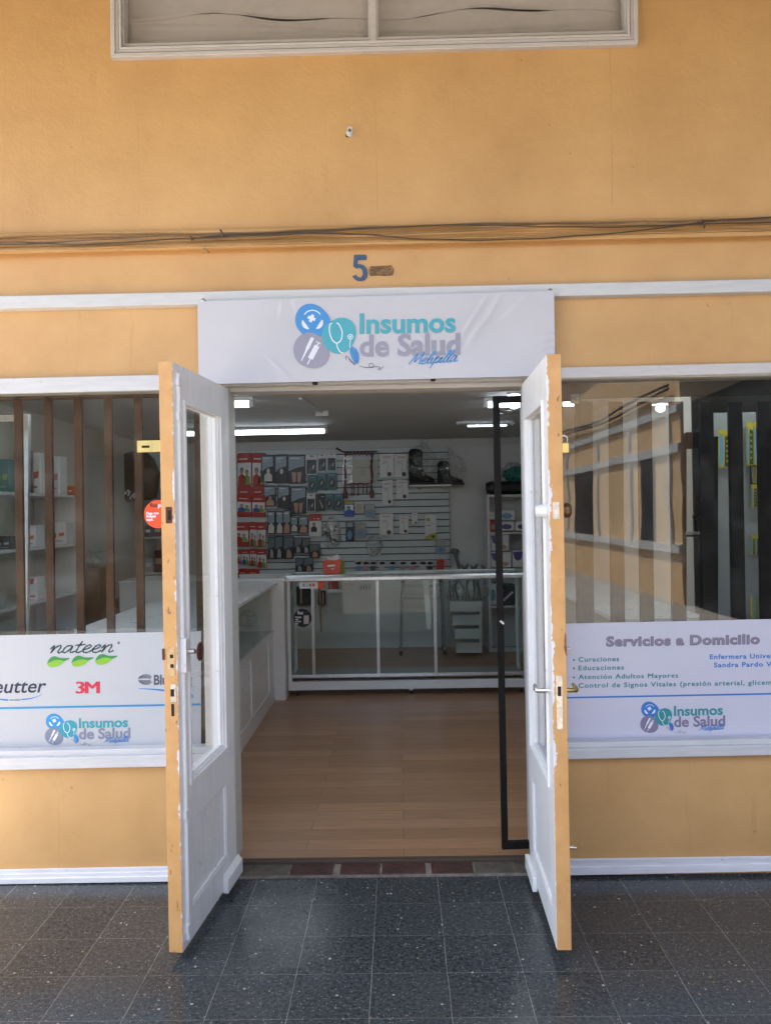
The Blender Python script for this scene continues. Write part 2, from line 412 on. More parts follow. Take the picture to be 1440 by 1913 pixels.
UW = (P(214, 60).x, P(1188, 60).x, P(700, 92).z, P(700, -420).z)
HT = 4.75
xc = sorted({-7.0, 7.0, XD0, XD1, LW[0], LW[1], RW[0], RW[1], UW[0], UW[1]})
zc = sorted({-.06, HT, ZD, LW[2], LW[3], RW[2], RW[3], UW[2], UW[3]})
grid_wall(xc, zc, [(XD0, XD1, -1, ZD), LW, RW, UW], 0, .16).build('facade_wall', OCHRE, B)
mb = MB()
mb.box(-2.95, -2.8, .16, 6.15, ZF, 2.6)
mb.build('side_wall', mat('warm_shop_wall', (.60, .56, .50), .6, var=.05, vscale=2), B)
mb = MB(); mb.box(1.66, 1.76, 1.5, 6.0, ZF, 2.364); mb.build('partition_wall', mat('pale_partition', (.66, .63, .58), .6, var=.05, vscale=2), B)
mb = MB(); mb.box(3.2, 3.35, .16, 6.15, ZF, 2.6); mb.build('side_wall', SHOPWALL, B)
mb = MB(); mb.box(-2.8, 3.2, 6.0, 6.15, ZF-.05, 2.6)
mb.box(-2.8, 3.2, 5.975, 6.0, 2.28, 2.33); mb.box(-2.8, 3.2, 5.985, 6.0, 2.33, 2.36)
mb.build('back_wall', SHOPWALL, B)
mb = MB(); mb.box(-2.8, 3.2, .16, 6.0, 2.365, 2.45); mb.build('ceiling', CEIL, B)
mb = MB(); mb.box(-7, 7, .16, 7.5, 4.72, HT+.03); mb.box(-7, 7, 7.35, 7.5, 0, 4.72); mb.box(-7, -6.85, .16, 7.35, 0, 4.72); mb.box(6.85, 7, .16, 7.35, 0, 4.72)
mb.build('building_shell', mat('plain_render', (.45, .4, .33), .8), B)
# moulding and boards that run along the facade: a profile swept between two slightly tilted ends
def strip(prof, t0, t1, b0, b1, xl=-420, xr=1860):
    def py(x, t): return (t0+(t1-t0)*x/1440)*(1-t)+(b0+(b1-b0)*x/1440)*t
    mb = MB()
    return mb.hexa([P(xl, py(xl, t), -o) for o, t in prof], [P(xr, py(xr, t), -o) for o, t in prof])
strip([(-.01, -.02), (.022, 0), (.03, .1), (.03, .25), (.018, .36), (.018, .55), (.03, .66), (.042, .74), (.045, .93), (.03, 1.0), (-.01, 1.0)], 436, 404, 475, 442).build('moulding', OCHRE, B)
strip([(-.01, 0), (.034, 0), (.036, .04), (.036, .70), (.034, .74), (-.01, .98)], 553, 521, 585, 553).build('trim_board', WHITE, B, .003)
strip([(-.01, 0), (.028, 0), (.028, 1), (-.01, 1)], 707, 673.5, 736, 701, xr=304).build('trim_board', WHITE, B, .003)
strip([(-.01, 0), (.028, 0), (.028, 1), (-.01, 1)], 711.5, 677, 732, 697.5, xl=1040).build('trim_board', CREAM, B, .003)
SK = white_paint('old_white_skirting', (.74, .74, .76), .55)
strip([(-.01, 0), (.012, 0), (.014, .12), (.014, .34), (.022, .36), (.024, .62), (.03, .66), (.032, 1), (-.01, 1)], 1624, 1596, 1652, 1630, xr=330).build('skirting_board', SK, B, .0015)
strip([(-.01, 0), (.012, 0), (.014, .12), (.014, .5), (.024, .55), (.028, 1), (-.01, 1)], 1618, 1599, 1656, 1628, xl=1020).build('skirting_board', SK, B, .0015)
# threshold of old bricks
TH = empty('brick_threshold', (0, .06, 0), 'worn dark red brick threshold in the open doorway', 'threshold')
MORT = mat('pale_mortar', (.20, .17, .14), .85, var=.35, vscale=25, bump=.3)
mb = MB(); mb.box(XD0+.001, XD1-.001, .004, .13, -.03, .010); mb.build('mortar_bed', MORT, TH)
BR = mat('worn_dark_brick', (.060, .022, .019), .45, var=.5, vscale=22, bump=.35, dirt=.7)
BG = mat('painted_grey_brick', (.10, .085, .065), .6, var=.35, vscale=18, bump=.3, dirt=.5)
for i, (a, b) in enumerate(((422, 536), (540, 620), (634, 709), (713, 795), (806, 885), (888, 962), (965, 1000))):
    mb = MB(); mb.box(P(a, 1620, 0).x, P(b, 1620, 0).x, .006, .118, -.02, .0125+.0012*(i % 2))
    mb.build('brick', BG if i in (0, 5, 6) else BR, TH, .002)
mb = MB(); mb.box(XD0+.002, XD1-.002, .119, .16, .004, .024); mb.build('floor_edging', mat('dark_edging', (.07, .045, .03), .5, dirt=.4), TH, .002)
# door frame
mb = MB(); zt = P(700, 716).z; xj0, xj1 = P(430, 957, 0).x, P(984, 957, 0).x
mb.box(XD0+.001, xj0, -.006, .15, .07, zt); mb.box(xj1, XD1-.001, -.006, .15, .07, zt)
mb.box(XD0+.001, XD1-.001, -.006, .15, zt, ZD-.001)
mb.box(xj0, xj1, .05, .15, zt-.018, zt)
mb.build('door_frame', white_paint('frame_paint', (.62, .60, .57), .3), B, .002)
mb = MB(); q = [P(508, 731, .3), P(1000, 728, .3)]
mb.box(q[0].x, 1.2, .28, .33, q[0].z-.018, 2.364); mb.build('lintel_beam', mat('raw_beige_wood', (.52, .38, .24), .6, var=.12, stretch=(1, 12, 12)), B, .002)
# ------------------------------------------------------------------ shop windows
def window(hole, jamb, glass, barmat, bars, bw, sill_l, sill_r, rail, xlim, ybar):
    x0, x1, z0, z1 = hole
    mb = MB()
    mb.box(x0, x1, .0, .15, z1-.035, z1-.001); mb.box(x0, x1, .0, .15, z0+.001, z0+.03)
    if jamb == 'right': mb.box(P(377, 957, .0).x, x1-.001, -.004, .15, z0+.03, z1-.035); mb.box(x0+.001, x0+.05, 0, .15, z0+.03, z1-.035)
    else: mb.box(x0+.001, x0+.06, -.004, .15, z0+.03, z1-.035); mb.box(x1-.05, x1-.001, 0, .15, z0+.03, z1-.035)
    fr = mb.build('window', IVORY, B, .003)
    gx0, gx1 = (x0+.05, P(377, 957, 0).x) if jamb == 'right' else (x0+.06, x1-.05)
    mb = MB(); mb.box(gx0+.001, gx1-.001, .05, .055, z0+.03, z1-.035); mb.build('pane', glass, fr)
    mb = MB(); (a, b), (c, d) = sill_l, sill_r
    sl_ = lambda y0, y1, o, t: [P(xlim[0], y0(xlim[0]), o), P(xlim[1], y0(xlim[1]), o), P(xlim[1], y1(xlim[1]), o), P(xlim[0], y1(xlim[0]), o)]
    yt = lambda x: a+(c-a)*x/1440; yb = lambda x: b+(d-b)*x/1440; ym = lambda x: yt(x)*.62+yb(x)*.38
    f1 = sl_(ym, yb, -.04, 0); mb.hexa(f1, [p+Vector((0, .04, 0)) for p in f1])
    f2 = sl_(yt, lambda x: ym(x)-.5, -.018, 0); mb.hexa(f2, [p+Vector((0, .06, 0)) for p in f2])
    mb.build('sill', WHITE, fr, .003)
    for (t, b_) in bars:
        mb = MB(); mb.px([(b_-bw/2, 1402), (b_+bw/2, 1402), (t+bw/2, rail[1]-2), (t-bw/2, rail[1]-2)], ybar, .02)
        mb.build('bar', barmat, fr, .002)
    mb = MB(); yr = lambda x, y: y-.021*(x-720)
    mb.px([(rail[2], yr(rail[2], rail[1])), (rail[3], yr(rail[3], rail[1])), (rail[3], yr(rail[3], rail[0])), (rail[2], yr(rail[2], rail[0]))], ybar, .022)
    mb.build('rail', barmat, fr, .002)
    return fr
lw_ = window(LW, 'right', GLASS, BARBROWN, [(33+56*i, 42+56*i) for i in range(-4, 7)], 14.5, (1404, 1439), (1373, 1409), (719, 733, -200, 378), (-300, 402), .12)
rw_ = window(RW, 'left', GLASSR, BARDARK, [(1038, 1044), (1093, 1099), (1150, 1157), (1204, 1212), (1263, 1273), (1319, 1330), (1373, 1384), (1427, 1438), (1482, 1493), (1538, 1549)], 26, (1408, 1441), (1380, 1411), (722, 752, 1042, 1700), (1018, 1750), .12)
# upper window with a curtain
mb = MB()
def ring_px(mb, o, i, Y0, t):
    """a frame between an outer and an inner rectangle of pixels, as four mitred boards"""
    A = [P(x, y, Y0) for x, y in o]; C = [P(x, y, Y0) for x, y in i]
    for k in range(4):
        q = [A[k], A[(k+1) % 4], C[(k+1) % 4], C[k]]
        mb.hexa(q, [p+Vector((0, t, 0)) for p in q])
UO = [(207, 107), (1192, 82), (1188, -400), (202, -400)]
def inset(o, a): return [(o[0][0]+a, o[0][1]-a), (o[1][0]-a, o[1][1]-a), (o[2][0]-a, o[2][1]+a), (o[3][0]+a, o[3][1]+a)]
ring_px(mb, UO, inset(UO, 8), -.03, .035); ring_px(mb, inset(UO, 8.4), inset(UO, 15), -.02, .025); ring_px(mb, inset(UO, 15.4), inset(UO, 20), -.028, .03); ring_px(mb, inset(UO, 20.4), inset(UO, 26), .0, .06)
uw = mb.build('upper_window', CREAM, B, .0025)
mb = MB(); mb.px([(688, 77), (707, 76.5), (704, -400), (685, -400)], .01, .05); mb.px([(692, 76), (703, 76), (700, -400), (689, -400)], -.004, .02)
mb.build('mullion', CREAM, uw, .002)
IN = inset(UO, 25)
mb = MB(); mb.px([(IN[0][0], IN[0][1]+2), (IN[1][0], IN[1][1]+2), IN[2], IN[3]], .045, .004); mb.build('pane', glass_mat('upper_glass', (.95, .95, .95), .6, .10), uw)
fold = lambda x: 41+7*math.sin(x*.011+.6)+4*math.sin(x*.027)-.022*(x-200)
gap = lambda x: 2.3*max(0, math.sin(x*.0148+.2))**2+0.9*max(0, math.sin(x*.031+1.9))**3
CLOTH = mat('grey_curtain_cloth', (.60, .55, .50), .85, var=.03, vscale=3, bump=.05, bscale=300)
def drape(x, y, sag):
    d = .0016*mnoise.noise(Vector((x*.006, y*.02, 0)))+.0012*math.sin(x*.013+y*.05)
    for amp, y0, sl, wd in ((.010, 72, -.035, 5), (.006, 58, .05, 4), (.007, 20, -.06, 6)):
        q = (y-y0-sl*(x-500)-5*math.sin(x*.009))/wd; d += amp*sag*math.exp(-q*q)*(.3+.7*max(0, math.sin(x*.006+y0)))
    return d
for part in (0, 1):
    mb = MB(); n, mr = 120, 44; vs = []
    for j in range(mr+1):
        for i in range(n+1):
            x = 215+(1180-215)*i/n; top, bot = ((-390, fold(x)+.4) if part == 0 else (fold(x)+gap(x)-1.2, 112-.025*(x-207)))
            v = j/mr; v = 1-(1-v)**3 if part == 0 else v
            y = top+(bot-top)*v
            dep = drape(x, y, 1.0)
            if part == 0: dep += .0025+.011*max(0, 1-(bot-y)/9)**2*min(1, gap(x)/2)
            vs.append(P(x, y, .09)-Vector((0, dep, 0)))
    mb.add(vs, [[j*(n+1)+i, j*(n+1)+i+1, (j+1)*(n+1)+i+1, (j+1)*(n+1)+i] for j in range(mr) for i in range(n)], 0, True)
    cur = mb.build('curtain', CLOTH, uw)
    sol = cur.modifiers.new('solid', 'SOLIDIFY'); sol.thickness = .002
# ------------------------------------------------------------------ double doors
def edge_paint(name, inner_at, sgn, t):
    """ochre door edge with smears of white paint along the side nearest the inner face"""
    m = bpy.data.materials.new(name); m.use_nodes = True; N = NT(m); b = N.n['Principled BSDF']
    tc = N.new('TexCoord').outputs['Object']; sx = N.new('SeparateXYZ'); N.link(tc, sx.inputs[0])
    d = N.math('ABSOLUTE', sx.outputs[1])
    wv = N.math('MULTIPLY', N.ramp(N.noise(N.stretch(tc, (1, 1, .7)), 7.5, 10, .7), .50, .80), t*.66)
    wv = N.math('ADD', wv, N.math('MULTIPLY', N.noise(N.stretch(tc, (1, 1, .35)), 160, 4), .014)); wv = N.math('SUBTRACT', wv, .0068)
    msk = N.math('LESS_THAN', d, wv)
    c = N.mix(N.ramp(N.noise(tc, 12, 5), .3, .7), (.56, .30, .105), (.66, .37, .14))
    chip = N.ramp(N.noise(N.stretch(tc, (1, 1, .4)), 40, 6, .7), .635, .67)
    c = N.mix(N.math('MULTIPLY', chip, .8), c, (.15, .065, .03))
    c = N.mix(msk, c, (.74, .72, .74)); N.link(c, b.inputs['Base Color']); b.inputs['Roughness'].default_value = .45
    bp = N.new('Bump', i_Strength=.3, i_Distance=.006); N.link(N.math('ADD', N.noise(tc, 40, 4), msk), bp.inputs['Height']); N.link(bp.outputs[0], b.inputs['Normal']); return m
TD = .05
def make_door(A, Bp, n, zb, zt, stile_f, stile_h, gz0, gz1, pz0, pz1, label):
    """door-local: x from the hinge to the free edge, inner face at y=0 looking towards n*y, z up"""
    u = Vector((Bp.x-A.x, Bp.y-A.y, 0)); W = u.length; ang = math.atan2(u.y, u.x)
    gx0, gx1 = stile_h, W-stile_f
    s = -n                                                    # the thickness lies on this side
    Y = lambda d: n*d                                         # d metres out of the inner face
    mb = MB()
    def bx(x0, x1, d0, d1, z0, z1, mi=0):
        mb.box(x0, x1, min(Y(d0), Y(d1)), max(Y(d0), Y(d1)), z0, z1, mi)
    bx(0, gx0, -TD, 0, zb, zt); bx(gx1, W-.004, -TD, 0, zb, zt)
    bx(gx0, gx1, -TD, 0, gz1, zt); bx(gx0, gx1, -TD, 0, pz1, gz0); bx(gx0, gx1, -TD, 0, zb, pz0)
    bx(gx0, gx1, -TD+.012, -.010, pz0, pz1)
    d = mb.build('door', WHITEV, B, .0025)
    d.location = (A.x, A.y, 0); d.rotation_euler = (0, 0, ang); tag(d, label); d['_o'] = (0, 0, 0)
    mb = MB(); bx(W-.004, W, -TD, -.0005, zb, zt)
    ep = edge_paint('door_edge_paint', 0, n, TD); mb.build('door_edge', ep, d, .0015)
    # beads round the glass and the panel
    mb = MB()
    def bead(x0, x1, z0, z1, d0, d1, wd):
        bx(x0, x1, d0, d1, z1-wd, z1); bx(x0, x1, d0, d1, z0, z0+wd); bx(x0, x0+wd, d0, d1, z0+wd, z1-wd); bx(x1-wd, x1, d0, d1, z0+wd, z1-wd)
    bead(gx0-.016, gx1+.004, gz0-.016, gz1+.004, -.004, .007, .016); bead(gx0, gx1, gz0, gz1, -.024, -.003, .009); bead(gx0+.009, gx1-.009, gz0+.009, gz1-.009, -.026, -.012, .006)
    mb.build('glazing_bead', WHITEV, d, .002)
    mb = MB(); bead(gx0, gx1, pz0, pz1, -.0105, -.002, .012)
    mb.build('panel_bead', WHITEV, d, .003)
    mb = MB(); bx(gx0+.001, gx1-.001, -.029, -.025, gz0+.001, gz1-.001); mb.build('pane', DGLASS, d)
    return d, W, Y
A1, B1 = P(431, 957, -.003), P(327.5, 957, -.67)
dl, WL, YL = make_door(A1, B1, 1, .034, 2.086, .105, .135, .597, 1.962, .150, .452, 'left door leaf, grey white with a long bolt rod and oval turn handle')
A2, B2 = P(978, 951, -.003), P(1025, 951, -.70)
dr, WR, YR = make_door(A2, B2, -1, .045, 2.078, .10, .115, .585, 1.93, .150, .452, 'right door leaf, bright white with knob, lever handle and padlock')
def lbox(mb, Y, x0, x1, d0, d1, z0, z1, mi=0): mb.box(x0, x1, min(Y(d0), Y(d1)), max(Y(d0), Y(d1)), z0, z1, mi)
# left leaf: bolt rod, turn handle, weatherboard, edge hardware
mb = MB(); xr = WL-.042
mb.tube([(xr, YL(.004), .06), (xr, YL(.004), 2.05)], .008, 8)
for z in (.10, .5, 1.9, 2.02): lbox(mb, YL, xr-.016, xr+.016, 0, .012, z-.015, z+.015)
lbox(mb, YL, xr-.018, xr+.018, .0005, .022, 1.0, 1.12); mb.build('bolt_rod', WHITEV, dl, .002)
mb = MB(); zc_ = 1.55-(1219-965)*2.99/F
mb.tube([(xr-.004, YL(.02), zc_), (xr-.004, YL(.045), zc_)], .009, 10); mb.tube([(xr-.004, YL(.045), zc_), (xr-.004, YL(.062), zc_)], .006, 10, 1)
mb.lathe([(0, -.004), (.030, -.003), (.034, 0), (.030, .003), (0, .004)], (xr-.004, YL(.064), zc_), (0, 1, 0), 20, 1)
o = mb.build('turn_handle', [STEEL, RUST], dl)
mb = MB(); lbox(mb, YL, -.012, .20, .001, .022, .030, .085); mb.hexa([(-.012, YL(.001), .085), (.20, YL(.001), .085), (.20, YL(.001), .10), (-.012, YL(.001), .105)], [(-.012, YL(.022), .0845), (.20, YL(.022), .0845), (.20, YL(.004), .10), (-.012, YL(.004), .105)])
mb.build('weatherboard', WHITEV, dl, .003)
def edge_z(py, hz): return 1.55-(py-hz)*(3.61+B1.y)/F
PLATE = mat('painted_lock_plate', (.60, .40, .20), .4, var=.25, vscale=50, dirt=.5)
def edge_box(dd, Wd, Yf, name, d0, d1, py0, py1, m, out=.002, hz=965, bev=.001):
    mb = MB(); lbox(mb, Yf, Wd-.001, Wd+out, -d1, -d0, edge_z(py1, hz), edge_z(py0, hz)); return mb.build(name, m, dd, bev)
edge_box(dl, WL, YL, 'strike_plate', .011, .034, 948, 979, RUST, .0012); edge_box(dl, WL, YL, 'lock_hole', .014, .026, 955, 973, HOLE, .002)
edge_box(dl, WL, YL, 'lock_plate', .010, .036, 1211, 1265, PLATE); edge_box(dl, WL, YL, 'lock_hole', .015, .027, 1225, 1232, HOLE, .003); edge_box(dl, WL, YL, 'lock_hole', .014, .026, 1243, 1250, HOLE, .003)
edge_box(dl, WL, YL, 'lock_plate', .008, .027, 1281, 1315, STEEL); edge_box(dl, WL, YL, 'lock_hole', .014, .027, 1290, 1304, HOLE, .003); edge_box(dl, WL, YL, 'lock_hole', .016, .026, 1318, 1341, HOLE, .0015)
edge_box(dl, WL, YL, 'broken_latch', .047, .054, 1214, 1235, RUST, .006)
mb = MB(); lbox(mb, YL, WL-.012, WL-.006, -TD-.085, -TD-.0005, edge_z(844, 965), edge_z(822, 965)); lbox(mb, YL, WL-.0058, WL-.005, -TD-.068, -TD-.040, edge_z(836, 965), edge_z(831.5, 965), 1)
mb.build('hasp', [BRASS, HOLE], dl, .002)
mb = MB(); lbox(mb, YL, WL-.20, WL-.195, -TD-.04, -TD-.0005, edge_z(1603, 965), edge_z(1578, 965)); lbox(mb, YL, WL-.194, WL-.1938, -TD-.036, -TD-.022, edge_z(1592, 965), edge_z(1588, 965), 1)
mb.build('latch_bracket', [mat('green_grey_metal', (.22, .24, .15), .5, .4, dirt=.3), CREAM], dl, .001)
# right leaf: knob lock, lever, face plate, padlock staple, weatherboard
hzr = 951
edge_box(dr, WR, YR, 'lock_plate', .012, .036, 938, 970, STEEL, .0015, hzr)
edge_box(dr, WR, YR, 'lock_plate', .013, .035, 1258, 1358, STEEL, .0015, hzr)
edge_box(dr, WR, YR, 'lock_hole', .018, .030, 1278, 1296, HOLE, .0025, hzr)
mb = MB(); mb.hexa([(WR-.001, YR(-.047), edge_z(1222, hzr)), (WR+.0014, YR(-.052), edge_z(1222, hzr)), (WR+.0014, YR(-.042), edge_z(1206, hzr)), (WR-.001, YR(-.044), edge_z(1206, hzr))],
        [(WR-.001, YR(-.046), edge_z(1180, hzr)), (WR+.0014, YR(-.050), edge_z(1182, hzr)), (WR+.0014, YR(-.047), edge_z(1180, hzr)), (WR-.001, YR(-.046), edge_z(1178, hzr))])
mb.build('split_wood', mat('bare_split_wood', (.26, .10, .045), .8, var=.4, vscale=60), dr)
mb = MB(); zk = edge_z(954, hzr); xk = WR-.05
mb.lathe([(0, .040), (.015, .040), (.0185, .037), (.023, .012), (.025, .006), (.0255, 0), (0, 0)], (xk, YR(0), zk), (0, YR(1), 0), 24)
mb.build('rim_knob', white_paint('chipped_white', (.8, .8, .8), .9), dr)
mb = MB(); mb.lathe([(0, .034), (.018, .033), (.026, .028), (.027, .012), (.02, .006), (.026, 0), (0, 0)], (xk, YR(-TD), zk), (0, YR(-1), 0), 24)
mb.build('outer_knob', mat('bronze_knob', (.16, .10, .06), .35, .8, var=.2), dr)
mb = MB(); zl = edge_z(1291, hzr)
mb.tube([(xk, YR(0), zl), (xk, YR(.045), zl), (xk-.012, YR(.048), zl+.001), (xk-.06, YR(.044), zl+.006)], [.008, .008, .008, .006], 10); mb.build('lever_handle', CHROME, dr)
mb = MB(); mb.tube([(xk, YR(-TD), zl), (xk, YR(-TD-.042), zl), (xk-.012, YR(-TD-.044), zl), (xk-.06, YR(-TD-.040), zl+.008)], [.008, .008, .008, .006], 10); mb.build('lever_handle', BRASS, dr)
mb = MB(); mb.tube([(WR-.03, YR(-TD), edge_z(1211, hzr)), (WR-.03, YR(-TD-.018), edge_z(1211, hzr)), (WR-.03, YR(-TD-.026), edge_z(1213, hzr)-.004)], .003, 8); mb.build('hook', STEEL, dr)
mb = MB(); mb.tube([(WR-.02, YR(-TD), edge_z(1580, hzr)+.002), (WR-.02, YR(-TD-.025), edge_z(1580, hzr)), ], .006, 8); mb.build('stub', STEEL, dr)
mb = MB(); lbox(mb, YR, -.012, .23, .001, .020, .034, .09); mb.build('weatherboard', WHITEV, dr, .003)
mb = MB(); zs = edge_z(826, hzr); mb.tube([(WR-.012, YR(-TD), zs+.004), (WR-.012, YR(-TD-.008), zs+.004), (WR-.012, YR(-TD-.008), zs-.006), (WR-.012, YR(-TD), zs-.006)], .0022, 6); mb.build('staple', STEEL, dr)
# padlock hanging on the right leaf
D2 = dr.matrix_basis if False else Matrix.Translation(dr.location) @ Matrix.Rotation(dr.rotation_euler.z, 4, 'Z')
pc = P(1053.5, 836, B2.y+.012); pk = empty('padlock', pc, 'small brass padlock hanging open beside the right door edge', 'padlock')
mb = MB(); k_ = 2.92/F
mb.box(pc.x-9*k_, pc.x+9*k_, pc.y-.007, pc.y+.007, pc.z-10*k_, pc.z+9*k_)
mb.build('lock_body', BRASS, pk, .003)
mb = MB(); sh = [(pc.x-6*k_, pc.y, pc.z+9*k_)]+[(pc.x-6*k_*math.cos(a), pc.y, pc.z+16*k_+6*k_*math.sin(a)) for a in [math.pi*i/8 for i in range(9)]]+[(pc.x+6*k_, pc.y, pc.z+9*k_)]
mb.tube(sh, .0024, 8); mb.build('shackle', CHROME, pk)
# ------------------------------------------------------------------ inks
def ink(name, c): return mat(name, c, .45, var=.03)
BLUE = ink('blue_ink', S(66, 142, 205)); TEAL = ink('teal_ink', S(72, 165, 180)); GREY = ink('grey_ink', S(150, 148, 164)); WINK = ink('white_ink', S(225, 226, 235))
TEALD = ink('deep_teal_ink', S(38, 128, 140)); BLUED = ink('deep_blue_ink', S(40, 118, 195)); MAUVE = ink('mauve_ink', S(112, 105, 128)); MAUVEL = ink('light_mauve_ink', S(140, 132, 152))
NAVY = ink('navy_ink', S(30, 34, 66)); RED3 = ink('crimson_ink', S(196, 32, 66)); LEAFL = ink('leaf_green_ink', S(126, 178, 44)); LEAFD = ink('leaf_dark_ink', S(44, 132, 62)); SLATE = ink('slate_ink', S(38, 66, 76)); CYANL = ink('cyan_line_ink', S(30, 136, 190)); GREYD = ink('dark_grey_ink', S(80, 80, 100))
# ------------------------------------------------------------------ the shop emblem, drawn in the coordinates of the banner
LET = {
 'M': ([[(0, .1), (.12, .5), (.35, 1.3), (.47, 1.75), (.5, 1.2), (.5, .5), (.58, .45), (.85, 1.1), (1.15, 1.8), (1.1, 1.1), (1.08, .3), (1.15, .05), (1.3, .1)]], 1.25),
 'e': ([[(0, .4), (.3, .5), (.48, .78), (.4, 1), (.2, .85), (.08, .45), (.15, .05), (.38, .02), (.62, .3)]], .58),
 'l': ([[(0, .3), (.28, 1.0), (.45, 1.7), (.35, 1.85), (.2, 1.3), (.1, .4), (.15, .03), (.3, .05), (.42, .3)]], .38),
 'i': ([[(.02, .4), (.16, .9), (.1, .3), (.15, .02), (.28, .06), (.4, .3)], [(.28, 1.35), (.31, 1.45)]], .36),
 'p': ([[(0, .4), (.18, 1.0), (.08, .2), (-.08, -.75)], [(.1, .55), (.32, .98), (.5, .75), (.42, .2), (.2, .02)], [(.22, .03), (.5, .15), (.64, .35)]], .6),
 'a': ([[(.52, .85), (.32, .98), (.1, .7), (.04, .25), (.16, .02), (.36, .3), (.55, .9), (.5, .3), (.56, .02), (.85, .25)]], .7),
 'n': ([[(0, .5), (.14, .95), (.2, .8), (.1, 0)], [(.1, .1), (.3, .75), (.52, 1.0), (.6, .8), (.52, .2), (.6, .0), (.8, .22)]], .78),
 't': ([[(.34, 1.55), (.2, .6), (.18, .12), (.3, 0), (.55, .25)], [(-.02, .98), (.6, 1.08)]], .5)}
def handwriting(mb, word, x0, x1, base, xh, to3, wid, mi=0, k=0.0, slant=.25):
    tot = sum(LET[c][1] for c in word); sc = (x1-x0)/tot; x = 0
    for c in word:
        for st in LET[c][0]:
            pts = [(x0+(x+px)*sc+slant*py*xh, base-k*(x+px)*sc-py*xh) for px, py in smooth(st, 5)]
            n = len(pts); ribbon(mb, pts, [wid*(.75+.5*abs(math.sin(i*.7))) for i in range(n)], to3, mi)
        x += LET[c][1]
def emblem(parent, to3, lift, cols, withtext=True):
    """lift(n) gives to3 for the n-th ink layer, each a hair above the one below"""
    L0, L1, L2 = lift(0), lift(1), lift(2)
    mb = MB()
    blob(mb, ell2(461, 143, 68, 64, 28, .3, .05), L0, 0)
    blob(mb, ell2(563, 199, 66, 68, 28, .2, -.05), lift(.5), 1)
    blob(mb, ell2(455, 258, 70, 67, 28, .5, .04), lift(.25), 2)
    mb.build('emblem_blobs', cols[:3], parent)
    mb = MB()
    for a0, a1 in ((-2.55, -.6), (.0, 1.15), (1.95, 3.1)):
        ribbon(mb, [(460+37*math.cos(a0+(a1-a0)*i/12), 139+37*math.sin(a0+(a1-a0)*i/12)) for i in range(13)], [4 if a0 < -1 else 4+11*math.sin(math.pi*i/12) for i in range(13)], L1)
    cr = .35
    for dx in ((1, 0), (0, 1)):
        vx, vy = dx[0]*math.cos(cr)-dx[1]*math.sin(cr), dx[0]*math.sin(cr)+dx[1]*math.cos(cr)
        ribbon(mb, [(457-15*vx, 133-15*vy), (457+15*vx, 133+15*vy)], 12, L1 if dx[0] else lift(1.3))
    ribbon(mb, smooth([(536, 152), (527, 158), (526, 185), (536, 215), (553, 228), (570, 216), (574, 185), (563, 158), (553, 150)], 5), 4.5, L1)
    ribbon(mb, smooth([(553, 228), (557, 246), (567, 262), (580, 266)], 5), 4, lift(1.3)); ribbon(mb, smooth([(606, 212), (604, 240), (610, 262)], 4), 3, L1)
    ribbon(mb, [(606+9*math.cos(t*.42), 204+9*math.sin(t*.42)) for t in range(16)], 3.5, L1); blob(mb, ell2(606, 204, 4, 4, 10), lift(1.3))
    ribbon(mb, [(461, 207), (440, 250)], 13, L1); ribbon(mb, [(440, 250), (418, 296)], [9, 3], L1)
    ribbon(mb, [(478, 238), (452, 288)], 20, L1); ribbon(mb, [(452, 288), (441, 310)], 4, L1); ribbon(mb, [(484, 226), (478, 238)], 5, L1); ribbon(mb, [(474, 222), (492, 231)], 4, L1)
    mb.build('emblem_icons', cols[6], parent)
    mb = MB()
    blob(mb, [(622, 305), (610, 285), (603, 262), (605, 245), (615, 241), (630, 252), (638, 270), (640, 290), (634, 308)], L2, 0)
    ribbon(mb, [(610, 252), (622, 278), (626, 304)], 2, lift(2.5), 1); ribbon(mb, [(626, 256), (631, 278), (630, 304)], 2, lift(2.5), 1)
    ribbon(mb, [(600, 286), (610, 300), (624, 312)], 4, lift(2.2), 1); ribbon(mb, smooth([(588, 292), (590, 278), (599, 284)], 4), 2, L2, 1)
    ribbon(mb, smooth([(640, 316), (668, 322), (694, 318), (690, 306), (676, 310), (684, 322), (706, 318), (720, 322), (712, 330), (722, 328), (732, 318)], 4), 1.8, L2, 1)
    mb.build('emblem_butterfly', [cols[0], GREYD], parent)
    mb = MB(); text(mb, 'Insumos', 641, 1010, 190, 76, L0, 0, .018, .028); mb.build('lettering', cols[3], parent)
    mb = MB(); text(mb, 'de Salud', 641, 1027, 278, 82, lift(.3), 0, .018, .028); mb.build('lettering', cols[4], parent)
    mb = MB(); handwriting(mb, 'Melipilla', 828, 1010, 312, 25, lift(1.6), 3.6, 0, .07, .45); mb.build('lettering', cols[5], parent)
# ------------------------------------------------------------------ banner over the door
c = [(369, 563), (1034.5, 543), (1036.5, 701.5), (371.5, 718)]
def bmap(u, v):
    return (c[0][0]*(1-u)+c[1][0]*u)*(1-v)+(c[3][0]*(1-u)+c[2][0]*u)*v, (c[0][1]*(1-u)+c[1][1]*u)*(1-v)+(c[3][1]*(1-u)+c[2][1]*u)*v
YB = -.062
FOLDS = [((545, 560), (575, 640), 9, .0035), ((640, 560), (655, 600), 7, .0025), ((930, 556), (865, 650), 10, .004), ((905, 555), (850, 640), 7, .003), ((500, 670), (545, 718), 8, .003), ((525, 565), (520, 590), 8, .002),
         ((1012, 640), (1036, 636), 3, .004), ((1014, 652), (1036, 649), 3, .004), ((1016, 628), (1036, 622), 3, .0035), ((1018, 664), (1036, 662), 3, .0035), ((700, 552), (690, 575), 6, .002), ((985, 548), (930, 600), 9, .002)]
